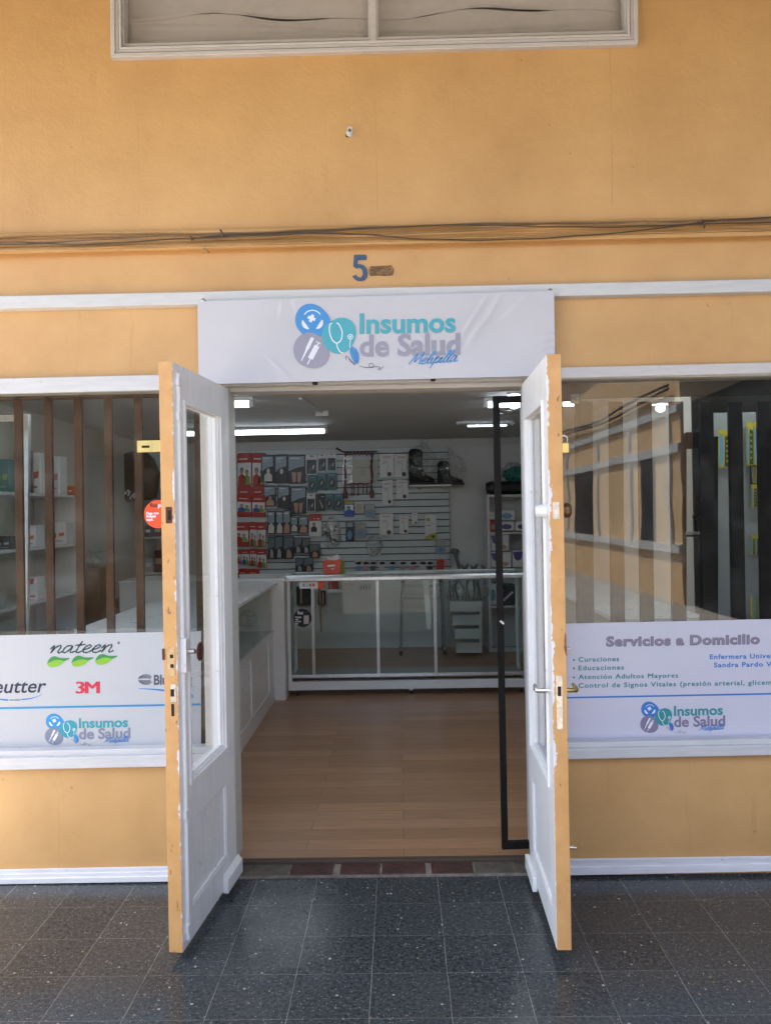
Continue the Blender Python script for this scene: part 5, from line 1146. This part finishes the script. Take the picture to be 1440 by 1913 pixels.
# ------------------------------------------------------------------ white back cabinet at right with packs
YK = 5.55; ck = empty('shelf_cabinet', P(950, 1220, YK), 'white open shelf cabinet of absorbent packs in the back right corner', 'cabinet')
xa, xb = P(910, 1000, YK).x, P(1006, 1000, YK).x; z4 = P(950, 924, YK).z; lv = [P(950, y, YK).z for y in (994, 1062, 1132)]
mb = MB(); mb.box(xa, xa+.03, YK, 5.99, ZF, z4); mb.box(xb-.03, xb, YK, 5.99, ZF, z4); mb.box(xa+.03, xb-.03, YK, 5.99, z4-.025, z4); mb.box(xa+.03, xb-.03, 5.97, 5.99, ZF, z4-.025)
mb.box(xa+.03, xb-.03, YK+.02, YK+.05, ZF, P(950, 1205, YK).z-.03); mb.build('carcass', MELA, ck, .002)
for z_ in lv:
    mb = MB(); mb.box(xa+.031, xb-.031, YK, 5.969, z_-.022, z_); mb.build('shelf', MELA, ck, .002)
PKS = [ # px rect, label, colours
 ((912, 955, 931, 971), 'white folded pack lying at the left of the upper cabinet shelf', 'w'), ((914, 972, 928, 993), 'red and violet pack at the left of the upper cabinet shelf', 'r'),
 ((932, 953, 962, 972), 'blue labelled pack lying on top of the upper shelf pile', 's'), ((932, 974, 961, 992), 'violet labelled pack under the blue one on the upper shelf', 'v'), ((962, 974, 992, 992), 'violet labelled pack at the right of the upper shelf', 'v'),
 ((916, 998, 951, 1029), 'tall pack lying high on the middle shelf with a dark picture', 'p'), ((916, 1031, 955, 1060), 'plump pack at the left of the middle shelf bottom', 'p'), ((957, 1028, 990, 1060), 'plump pack with violet corner at the right of the middle shelf', 'q'),
 ((914, 1090, 928, 1130), 'upright white and blue pack on the low cabinet shelf', 's'), ((932, 1092, 962, 1130), 'dark printed pack on the low cabinet shelf', 'd')]
for (a_, b_, c_, d_), lb, kd in PKS:
    Y = YK+.03; t = empty('absorbent_pack', P((a_+c_)/2, d_, Y), lb, 'pack', 'packs in the white cabinet'); w_, h_ = c_-a_, d_-b_
    mb = MB(); mb.rect(a_, b_, c_, d_, Y, .2); mb.build('wrapper', {'r': RED, 'd': DARKP}.get(kd, CARDW), t, .012, segs=3)
    F_ = lambda u, v: P(a_+u*w_, b_+v*h_, Y-.001); mb = MB()
    if kd in 'sv': blob(mb, ell2(.48, .55, .33, .28, 16), F_, 0)
    elif kd in 'pq': blob(mb, [(.02, .1), (.12, .5), (.3, .62), (.5, .5), (.6, .06)], F_, 0); blob(mb, ell2(.7, .78, .16, .14, 10), F_, 1)
    elif kd == 'r': blob(mb, ell2(.5, .6, .3, .25, 10), F_, 1)
    elif kd == 'd':
        for i in range(6): blob(mb, ell2(.2+.12*i, .3+.09*((i*5) % 6), .09, .06, 8), F_, 2)
    else: blob(mb, [(.1, .4), (.9, .45), (.9, .6), (.1, .55)], F_, 3)
    mb.build('printed_label', [SKYP if kd == 's' else PURPLE, SKIN, CARDW, GREYL], t)
t = empty('spotted_bag', P(968, 900, YK+.2), 'teal bag with dark spots in clear film on top of the white cabinet', 'bag')
mb = MB(); c_ = P(968, 886, YK+.15); mb.ell(c_, .20, .15, .09, 0, 20, 12, .25, 3); mb.build('body', mat('teal_cloth', (.03, .20, .17), .6), t); mb = MB()
for u, v in ((943, 881), (952, 888), (963, 879), (972, 882), (958, 893), (979, 890), (946, 895)):
    q = P(u, v, YK-.004); mb.ell(q+Vector((0, .02, 0)), .010, .006, .013)
mb.build('spots', DARKP, t); mb = MB(); mb.ell(c_+Vector((-.05, 0, .06)), .12, .10, .07, 0, 14, 9, .5, 8); mb.build('film', BAG, t)
t = empty('black_roll', P(950, 923, YK+.2), 'black rolled cushion with strap lying on top of the white cabinet', 'roll')
q0, q1 = P(908, 911, YK+.12), P(1000, 911, YK+.12); mb = MB(); mb.tube([(q0.x, YK+.12, z4+.072), (q0.x+.05, YK+.12, z4+.078), (q1.x, YK+.12, z4+.08)], [.06, .07, .075], 16); mb.build('roll', K('black_cloth', (.014, .013, .015), rough=.6), t); mb = MB(); mb.tube([(q0.x+.04, YK+.12, z4+.078), (q0.x+.062, YK+.12, z4+.078)], .0735, 16); mb.build('strap', K('strap_grey', (.05, .05, .05)), t)
# ------------------------------------------------------------------ white counters at left
ct = empty('white_counter', (-1.3, 2.0, ZF), 'long white counter with glass upper front running into the shop at left', 'counter')
ZT = .990; ya, yb = .62, 3.345; zm = .60; dX = -.028
mb = MB(); mb.box(-1.6280, -1.0, ya, yb, ZT-.022, ZT); mb.build('top', MELA, ct, .002)
mb = MB(); mb.box(-1.6080, -1.0400, ya+.01, yb-.001, ZF, zm-.02); mb.box(-1.6080, -1.0320, ya+.01, yb-.001, zm-.0195, zm)
mb.box(-1.6180, -1.5980, ya+.01, yb-.001, zm, ZT-.0225); mb.box(-1.5980, -1.0400, yb-.05, yb-.001, zm, ZT-.0225); mb.box(-1.5980, -1.0400, ya+.01, ya+.05, zm, ZT-.0225); mb.build('body', MELA, ct, .002)
mb = MB()
for y in (2.28, 1.45, .66, 3.08): mb.box(-1.0398, -1.0300, y-.012, y+.012, .16, zm-.06)
mb.box(-1.0398, -1.0310, ya+.012, yb-.004, ZF+.001, .14); mb.build('panel_strips', MELA, ct, .002)
mb = MB(); mb.box(-1.0460, -1.0410, ya+.051, yb-.051, zm+.002, ZT-.024); mb.build('front_pane', CGLASS, ct)
mb = MB(); mb.box(-1.0410, -1.0310, yb-.09, yb-.06, zm+.001, ZT-.023); mb.build('glazing_bar', ALU, ct, .001)
random.seed(21)
for i in range(6):
    y = 1.0+i*.3; t = empty('clear_jar', (-1.25, y, zm), ('clear box nearest the door inside the white counter', 'second clear box inside the white counter', 'third clear box inside the white counter', 'fourth clear box inside the white counter', 'fifth clear box inside the white counter', 'clear box farthest into the white counter')[i], 'clear box', 'clear boxes inside the counter')
    mb = MB(); mb.box(-1.33, -1.17, y-.08, y+.08, zm+.001, zm+.14+.03*(i % 3)); mb.build('body', clear_bag('milky_box', .35, 30), t, .006); mb = MB(); mb.box(-1.31, -1.19, y-.06, y+.06, zm+.005, zm+.09); mb.build('contents', (GREYL, PALE, DARKP)[i % 3], t, .004)
t = empty('end_counter', (-1.5, 3.4, ZF), 'white end block of the counter beside the glass cabinet', 'counter'); xe = P(537, 1200, 3.35).x-.012
mb = MB(); mb.box(-2.3, xe-.012, 3.36, 3.93, ZF, 1.000); mb.build('body', MELA, t, .002); mb = MB(); mb.box(-2.3, xe, 3.347, 3.95, 1.0005, 1.02); mb.build('top', MELA, t, .002)
t = empty('card_terminal', P(428, 1082, 3.41), 'small black card terminal on the white end counter by the door', 'card terminal'); q = P(424, 1084, 3.43); mb = MB(); mb.hexa([(q.x-.09, 3.41, 1.021), (q.x+.09, 3.41, 1.021), (q.x+.09, 3.53, 1.021), (q.x-.09, 3.53, 1.021)], [(q.x-.085, 3.415, 1.038), (q.x+.08, 3.415, 1.033), (q.x+.085, 3.525, 1.063), (q.x-.085, 3.525, 1.068)]); mb.build('body', BLACKP, t, .004); mb = MB(); mb.flat([(q.x-.06, 3.45, 1.0535), (q.x+.05, 3.45, 1.0515), (q.x+.05, 3.51, 1.0635), (q.x-.06, 3.51, 1.067)]); mb.build('screen', K('dark_screen', (.02, .03, .04), rough=.1), t)
# ------------------------------------------------------------------ left shop wall: shelves with goods
XS = -2.45; Dx = lambda px: -XS*F/(743-px)-3.61
us = empty('wall_shelves', (-2.62, 1.8, ZF), 'white shelves of boxes along the left shop wall behind the bars', 'shelves')
for i, z_ in enumerate((.60, .99, 1.355, 1.72)):
    mb = MB(); mb.box(-2.795, XS, .6, 2.9, z_-.02, z_); mb.build('shelf', MELA, us, .002)
mb = MB()
for y in (.6, 2.88): mb.box(-2.795, XS-.001, y-.018+(.0 if y < 1 else .04), y+(.0 if y < 1 else .04), ZF, 1.75)
mb.build('uprights', MELA, us, .002)
BX = [ # px x0,x1, shelf, height px top, body, accent, label
 (57, 92, 1.72, 846, CARDW, RED, 'white pack with red corner marks on the top left shelf'), (96, 124, 1.72, 852, CARDW, PINKP, 'white pack with rose print at the end of the top left shelf'), (125, 144, 1.72, 908, ORANGEP, CARDW, 'small orange box on the top left shelf'),
 (0, 28, 1.72, 858, TEALP, GREENP, 'teal and green pack on the top left shelf behind clear wrap'), (34, 54, 1.72, 840, RUST, SKIN, 'tall brown pack on the top left shelf behind the metal post'), (-60, -6, 1.72, 850, CARDW, GREENP, 'white pack at the far left of the top left shelf'),
 (47, 80, 1.355, 982, CARDW, ORANGEP, 'white and orange box on the middle left shelf'), (104, 137, 1.355, 977, CARDW, ORANGEP, 'white box with printed lines at the end of the middle left shelf'), (0, 30, 1.355, 1002, DARKP, GBLUE, 'dark blue pack on the middle left shelf behind the post'), (-52, -4, 1.355, 998, DARKP, GREYL, 'dark pack at the far left of the middle left shelf'),
 (48, 80, .99, 1104, CARDW, RED, 'red and white box at the bottom of the pair on the low left shelf'), (-50, 20, .99, 1108, GREYL, CARDW, 'grey clear pack on the low left shelf'), (78, 128, .60, 1180, GREYL, CARDW, 'pale bag on the lowest left shelf')]
for x0, x1, z_, top, bm_, am, lb in BX:
    Y = Dx((x0+x1)/2); q0, q1 = P(x0, top, Y), P(x1, top, Y); zt_ = q0.z; t = empty('shelf_box', ((q0.x+q1.x)/2, Y, z_), lb, 'box', 'goods on the left wall shelves')
    w_ = q1.x-q0.x; xx0 = min(q0.x, XS-.02-.0); xx1 = xx0+w_
    if xx1 > XS: xx0 -= xx1-XS-.0; xx1 = XS
    h_ = max(.05, zt_-z_); mb = MB(); mb.box(xx0, xx1, Y, Y+.14, z_+.001, z_+h_); mb.build('carton', bm_, t, .004); mb = MB()
    mb.flat([(xx0+w_*.1, Y-.001, z_+h_*.55), (xx0+w_*.45, Y-.001, z_+h_*.5), (xx0+w_*.4, Y-.001, z_+h_*.3), (xx0+w_*.1, Y-.001, z_+h_*.25)]); mb.flat([(xx0+w_*.55, Y-.001, z_+h_*.52), (xx0+w_*.9, Y-.001, z_+h_*.55), (xx0+w_*.85, Y-.001, z_+h_*.38), (xx0+w_*.6, Y-.001, z_+h_*.36)])
    mb.flat([(xx0+w_*.15, Y-.001, z_+h_*.14), (xx0+w_*.8, Y-.001, z_+h_*.14), (xx0+w_*.8, Y-.001, z_+h_*.18), (xx0+w_*.15, Y-.001, z_+h_*.18)]); mb.build('printed_marks', am, t)
q = P(64, 1078, Dx(64)); t = empty('shelf_box', (XS-.1, Dx(64), .99), 'red and white box on top of the pair on the low left shelf', 'box', 'goods on the left wall shelves'); zz = P(64, 1104, Dx(64)).z
mb = MB(); mb.box(XS-.12, XS-.005, Dx(64)+.005, Dx(64)+.13, zz+.002, q.z); mb.build('carton', CARDW, t, .003); mb = MB(); mb.flat([(XS-.11, Dx(64)+.004, q.z-.01), (XS-.02, Dx(64)+.004, q.z-.01), (XS-.03, Dx(64)+.004, q.z-.05), (XS-.11, Dx(64)+.004, q.z-.04)]); mb.build('printed_marks', RED, t)
# a free-standing glass show case frame close behind the left window
sc_ = empty('glass_showcase', P(20, 1400, .6), 'slim aluminium framed glass showcase behind the left end of the left window', 'showcase')
mb = MB(); mb.px([(34, 1420), (50, 1420), (54, 774), (42, 774)], .55, .03); mb.px([(-160, 790), (45, 786), (45, 775), (-160, 779)], .55, .03); mb.px([(26, 1420), (31, 1420), (46, 790), (42, 790)], .80, .02); mb.px([(-160, 1420), (-150, 1420), (-150, 790), (-160, 790)], .55, .03); mb.build('frame', ALU, sc_, .002)
mb = MB(); mb.px([(-149, 1418), (33, 1418), (42, 788), (-149, 790)], .56, .004); mb.build('pane', CGLASS, sc_)
# brown garment bag on the back wall rail, white post, cardboard box
t = empty('garment_bag', P(252, 850, 5.2), 'brown garment bag hanging near the back left corner', 'garment bag'); mb = MB(); c_ = [(214, 852), (250, 842), (262, 838), (282, 856), (293, 882), (288, 930), (240, 936), (215, 942), (213, 900)]
A_ = [P(x, y, 5.1) for x, y in c_]; mb.hexa(A_, [p+Vector((0, .16, 0)) for p in A_]); mb.build('body', mat('brown_cloth', (.085, .045, .022), .7, bump=.4, bscale=12, var=.2), t, .03, segs=3)
mb = MB(); random.seed(2)
for i in range(9): q = P(random.uniform(220, 252), random.uniform(915, 930), 5.07); mb.ell(q+Vector((0, .02, 0)), .012, .006, .015)
mb.build('plastic_glints', GLIT, t)
mb = MB(); mb.tube([P(258, 843, 5.18), P(258, 832, 5.18), P(262, 829, 5.18)], .006, 6); mb.build('hanger_hook', CHROME, t)
t = empty('coat_stand', (P(225, 1000, 5.2).x, 5.2, ZF), 'pale square post standing in the back left corner', 'post'); q = P(222, 900, 5.25); mb = MB(); mb.box(q.x-.045, q.x+.045, 5.3, 5.39, ZF, P(222, 846, 5.3).z); mb.box(q.x-.16, q.x+.16, 5.25, 5.44, ZF+.001, ZF+.03); mb.build('post', IVORY, t, .003)
t = empty('cardboard_box', P(174, 1185, 4.0), 'tall plain cardboard box standing by the left shop wall', 'cardboard box'); q0, q1 = P(161, 1062, 3.9), P(187, 1062, 3.9); CARDB = mat('cardboard', (.30, .18, .085), .8, var=.1)
mb = MB(); mb.box(q0.x, q1.x, 3.9, 4.2, ZF, q0.z); mb.build('carton', CARDB, t, .004); mb = MB(); mb.box(q0.x+.02, q1.x-.02, 3.898, 3.9, q0.z-.06, q0.z-.03); mb.build('tape', K('box_tape', (.36, .25, .14), rough=.25), t)
t = empty('plastic_sack', P(176, 1062, 4.0), 'crumpled clear plastic sack lying on the cardboard box', 'sack'); mb = MB(); mb.ell(P(176, 1048, 4.03), .13, .11, .085, 0, 18, 10, .4, 12); mb.build('film', BAG, t); mb = MB(); mb.ell(P(172, 1050, 4.03), .07, .05, .04, 0, 12, 8, .3, 2); mb.build('contents', PALE, t)
t = empty('cardboard_box', P(205, 1200, 4.6), 'second lower cardboard box with mottled print behind the tall one', 'cardboard box'); q0, q1 = P(190, 1122, 4.6), P(232, 1122, 4.6); mb = MB(); mb.box(q0.x, q1.x, 4.6, 4.9, ZF, q0.z); mb.build('carton', CARDB, t, .004); mb = MB(); mb.box(q0.x+.05, q1.x-.05, 4.598, 4.6, q0.z-.25, q0.z-.08); mb.build('printed_label', SKIN, t)
# open shelf in the back left corner
ks = empty('corner_shelf', P(285, 1220, 5.4), 'white open shelf unit with small goods in the back left corner', 'shelves'); xa, xb = P(266, 1000, 5.5).x, P(345, 1000, 5.5).x
mb = MB(); mb.box(xa, xa+.02, 5.5, 5.98, ZF, 2.0); mb.box(xb-.02, xb, 5.5, 5.98, ZF, 2.0); mb.build('uprights', MELA, ks, .002)
for py in (934, 1003, 1070, 1140):
    z_ = P(285, py, 5.5).z; mb = MB(); mb.box(xa+.021, xb-.021, 5.5, 5.98, z_-.02, z_); mb.build('shelf', MELA, ks, .002)
for i, (a_, b_, c_, d_, m_, lb) in enumerate(((268, 915, 282, 934, DARKP, 'dark little pack on the top shelf of the back left corner'), (283, 912, 296, 934, GREYL, 'grey little pack on the top shelf of the back left corner'), (270, 982, 284, 1003, DARKP, 'dark pouch on the second corner shelf'), (286, 980, 304, 1003, RUST, 'brown pouch on the second corner shelf'), (270, 1042, 286, 1070, GREYL, 'clear bag on the third corner shelf'), (288, 1028, 306, 1070, RUST, 'tall brown bag on the third corner shelf'), (283, 1106, 303, 1140, GREYL, 'grey printed pack on the lowest corner shelf'))):
    t = empty('shelf_pack', P((a_+c_)/2, d_, 5.52), lb, 'pack', 'goods on the corner shelf'); mb = MB(); mb.rect(a_, b_, c_, d_, 5.52, .12); mb.build('wrapper', m_, t, .012); mb = MB(); mb.rect(a_+3, b_+(d_-b_)*.35, c_-4, b_+(d_-b_)*.6, 5.518, .001); mb.build('printed_label', (GREYL, DARKP, PALE, SKIN, CARDW, SKIN, CARDW)[i], t)
# ------------------------------------------------------------------ behind the right window
t = empty('white_counter', (1.5, 2.2, ZF), 'white topped counter with beige side behind the right window', 'counter'); mb = MB(); mb.box(1.16, 1.655, 1.0, 3.9, .93, .952); mb.build('top', MELA, t, .002); mb = MB(); mb.box(1.19, 1.65, 1.02, 3.88, ZF, .9295); mb.build('body', mat('beige_laminate', (.42, .34, .27), .5, var=.08), t, .002)
t = empty('display_panel', P(1395, 1130, 1.1), 'white hook panel of blister cards behind the right window bars', 'display panel'); q0, q1 = P(1325, 760, 1.25), P(1452, 760, 1.25); zz0, zz1 = P(1390, 1190, 1.25).z, P(1390, 770, 1.25).z
mb = MB(); mb.box(q0.x, q1.x, 1.25, 1.268, zz0-.6, zz1); mb.build('panel', mat('grey_panel', (.30, .32, .32), .5), t, .002)
mb = MB()
for i in range(7): q = P(1421, 1050+i*17, 1.25); mb.tube([q+Vector((0, .0, 0)), q+Vector((-.01, -.05, 0)), q+Vector((-.012, -.06, .01))], .003, 6)
mb.build('hooks', CHROME, t)
YL_ = [(1341, 803, 1366, 874, 'blue and yellow blister card alone left of the panel', 0), (1393, 788, 1406, 870, 'yellow blister card, left of the top pair on the panel', 0), (1407, 788, 1421, 870, 'yellow blister card, right of the top pair on the panel', 0), (1401, 868, 1421, 905, 'wiry black and yellow pack under the top pair', 1), (1403, 905, 1413, 948, 'yellow blister card, left of the middle pair', 0), (1414, 905, 1423, 948, 'yellow blister card, right of the middle pair', 0), (1403, 1000, 1409, 1036, 'slim yellow card, first of the low three', 0), (1410, 1000, 1416, 1036, 'slim yellow card, second of the low three', 0), (1417, 1000, 1424, 1036, 'slim yellow card, third of the low three', 0)]
for a_, b_, c_, d_, lb, kd in YL_:
    Y = 1.2; t = empty('blister_card', P((a_+c_)/2, d_, Y), lb, 'blister card', 'blister cards behind the right window'); w_, h_ = c_-a_, d_-b_
    mb = MB(); mb.rect(a_, b_, c_, d_, Y, .006); mb.build('card', YELP if kd == 0 else BLACKP, t, .001)
    F_ = lambda u, v: P(a_+u*w_, b_+v*h_, Y-.0015); mb = MB()
    if kd == 0:
        blob(mb, [(.08, .95), (.3, .97), (.42, .5), (.3, .15), (.08, .1)], F_, 0)
        blob(mb, [(.46, .97), (.96, .97), (.94, .2), (.5, .16)], F_, 1)
        for j in range(5): blob(mb, ell2(.7, .3+j*.13, .12, .028, 8), lambda u, v: P(a_+u*w_, b_+v*h_, Y-.0022), 2)
    else:
        for j in range(6): ribbon(mb, [(.1+.15*j, .1), (.25+.1*j, .95)], .05, F_, 3 if j % 2 else 4)
    mb.build('printed_shapes', [SKYP, K('dark_olive', (.05, .06, .02)), LIME, YELP, GREYL], t)
t = empty('hanging_strap', P(1408, 1140, 1.2), 'yellow and green straps hanging in a loop at the panel bottom', 'straps')
mb = MB(); mb.tube([P(1403, 1115, 1.2), P(1402, 1140, 1.18), P(1409, 1190, 1.18)], .006, 7); mb.tube([P(1414, 1115, 1.2), P(1413, 1145, 1.18), P(1416, 1190, 1.18)], .006, 7, 1); mb.build('straps', [YELP, GREENP], t)
# ------------------------------------------------------------------ outside, behind the viewer: the arcade that shades the front and shows in the glass
t = empty('arcade_roof', (0, -3.5, 4.6), 'broad grey arcade roof, unseen and sized to shade the shop front', 'roof')
mb = MB(); mb.box(-3.25, 4.2, -3.3, -.001, 4.05, 4.2); mb.build('slab', mat('roof_underside', (.30, .31, .29), .8, var=.08, vscale=1), t)  # unseen slab, edges set to keep the sun off the facade
mb = MB()
for y in (-1.6, -3.2): mb.box(-3.25, 4.2, y-.05, y+.05, 3.95, 4.05)
mb.build('beams', mat('roof_beam', (.22, .22, .20), .7), t)
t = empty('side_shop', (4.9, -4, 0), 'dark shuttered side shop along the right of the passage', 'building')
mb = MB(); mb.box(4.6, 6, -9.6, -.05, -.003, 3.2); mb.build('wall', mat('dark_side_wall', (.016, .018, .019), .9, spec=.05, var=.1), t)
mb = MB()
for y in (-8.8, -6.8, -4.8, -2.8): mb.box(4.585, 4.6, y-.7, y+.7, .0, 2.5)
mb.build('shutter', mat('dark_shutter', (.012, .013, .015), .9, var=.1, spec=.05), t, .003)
t = empty('courtyard_wing', (4.5, -15, 0), 'sunlit ochre courtyard wing with white boards seen mirrored in the right window', 'building')
XW = 4.45
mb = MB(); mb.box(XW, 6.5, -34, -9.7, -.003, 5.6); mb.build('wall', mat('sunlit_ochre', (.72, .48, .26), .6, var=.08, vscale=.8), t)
mb = MB()
for z0_, z1_ in ((2.42, 2.56), (3.05, 3.18)): mb.box(XW-.05, XW-.001, -34, -9.7, z0_, z1_)
mb.box(XW-.06, XW-.001, -34, -9.7, .82, .96)
for y in (-10.2, -12.6, -15.2, -18.4, -22): mb.box(XW-.045, XW-.001, y-.05, y+.05, .96, 3.05)
mb.build('trim_board', WHITE, t)
mb = MB()
for y0_, y1_ in ((-17.6, -15.8), (-11.9, -11.1)): mb.box(XW-.03, XW-.001, y0_, y1_, .96, 2.42)
mb.build('window', mat('dark_courtyard_window', (.03, .03, .032), .15), t)
mb = MB()
for o_ in (0, .09): mb.tube([(XW-.08, -34+i*1.5, 3.4+o_+.05*math.sin(i*1.3+o_*9)) for i in range(17)], .025, 6)
mb.build('cable_run', CB[1], t)
mb = MB(); mb.box(XW-.5, 6.8, -34, -9.5, 5.6, 5.75); mb.build('roof', mat('wing_roof', (.25, .12, .08), .8), t)
t = empty('opposite_block', (-5, -10, 0), 'low brown shop block behind the viewer, sized to dim the left window reflection', 'building')
mb = MB(); mb.box(-6.8, -3.0, -13, -9.2, -.003, 3.4); mb.build('wall', mat('brown_shade_wall', (.26, .17, .10), .7, var=.1), t)  # unseen block, kept narrow so it dims the reflection but lets light past
mb = MB()
for i in range(2): mb.box(-6.4+i*1.7, -5.2+i*1.7, -9.2, -9.17, .9, 2.5)
mb.build('window', mat('dark_courtyard_window', (.03, .03, .032), .15), t)
t = empty('courtyard_building', (0, -40, 0), 'pale building closing the far side of the courtyard', 'building')
mb = MB(); mb.box(-30, 12, -44, -36, -.003, 7); mb.build('wall', mat('pale_far_wall', (.50, .42, .32), .7, var=.1, vscale=.5), t); mb = MB()
for i in range(9): mb.box(-26+i*4, -24.4+i*4, -35.99, -35.95, 1.0, 2.6)
mb.build('window', mat('dark_courtyard_window', (.03, .03, .032), .15), t)
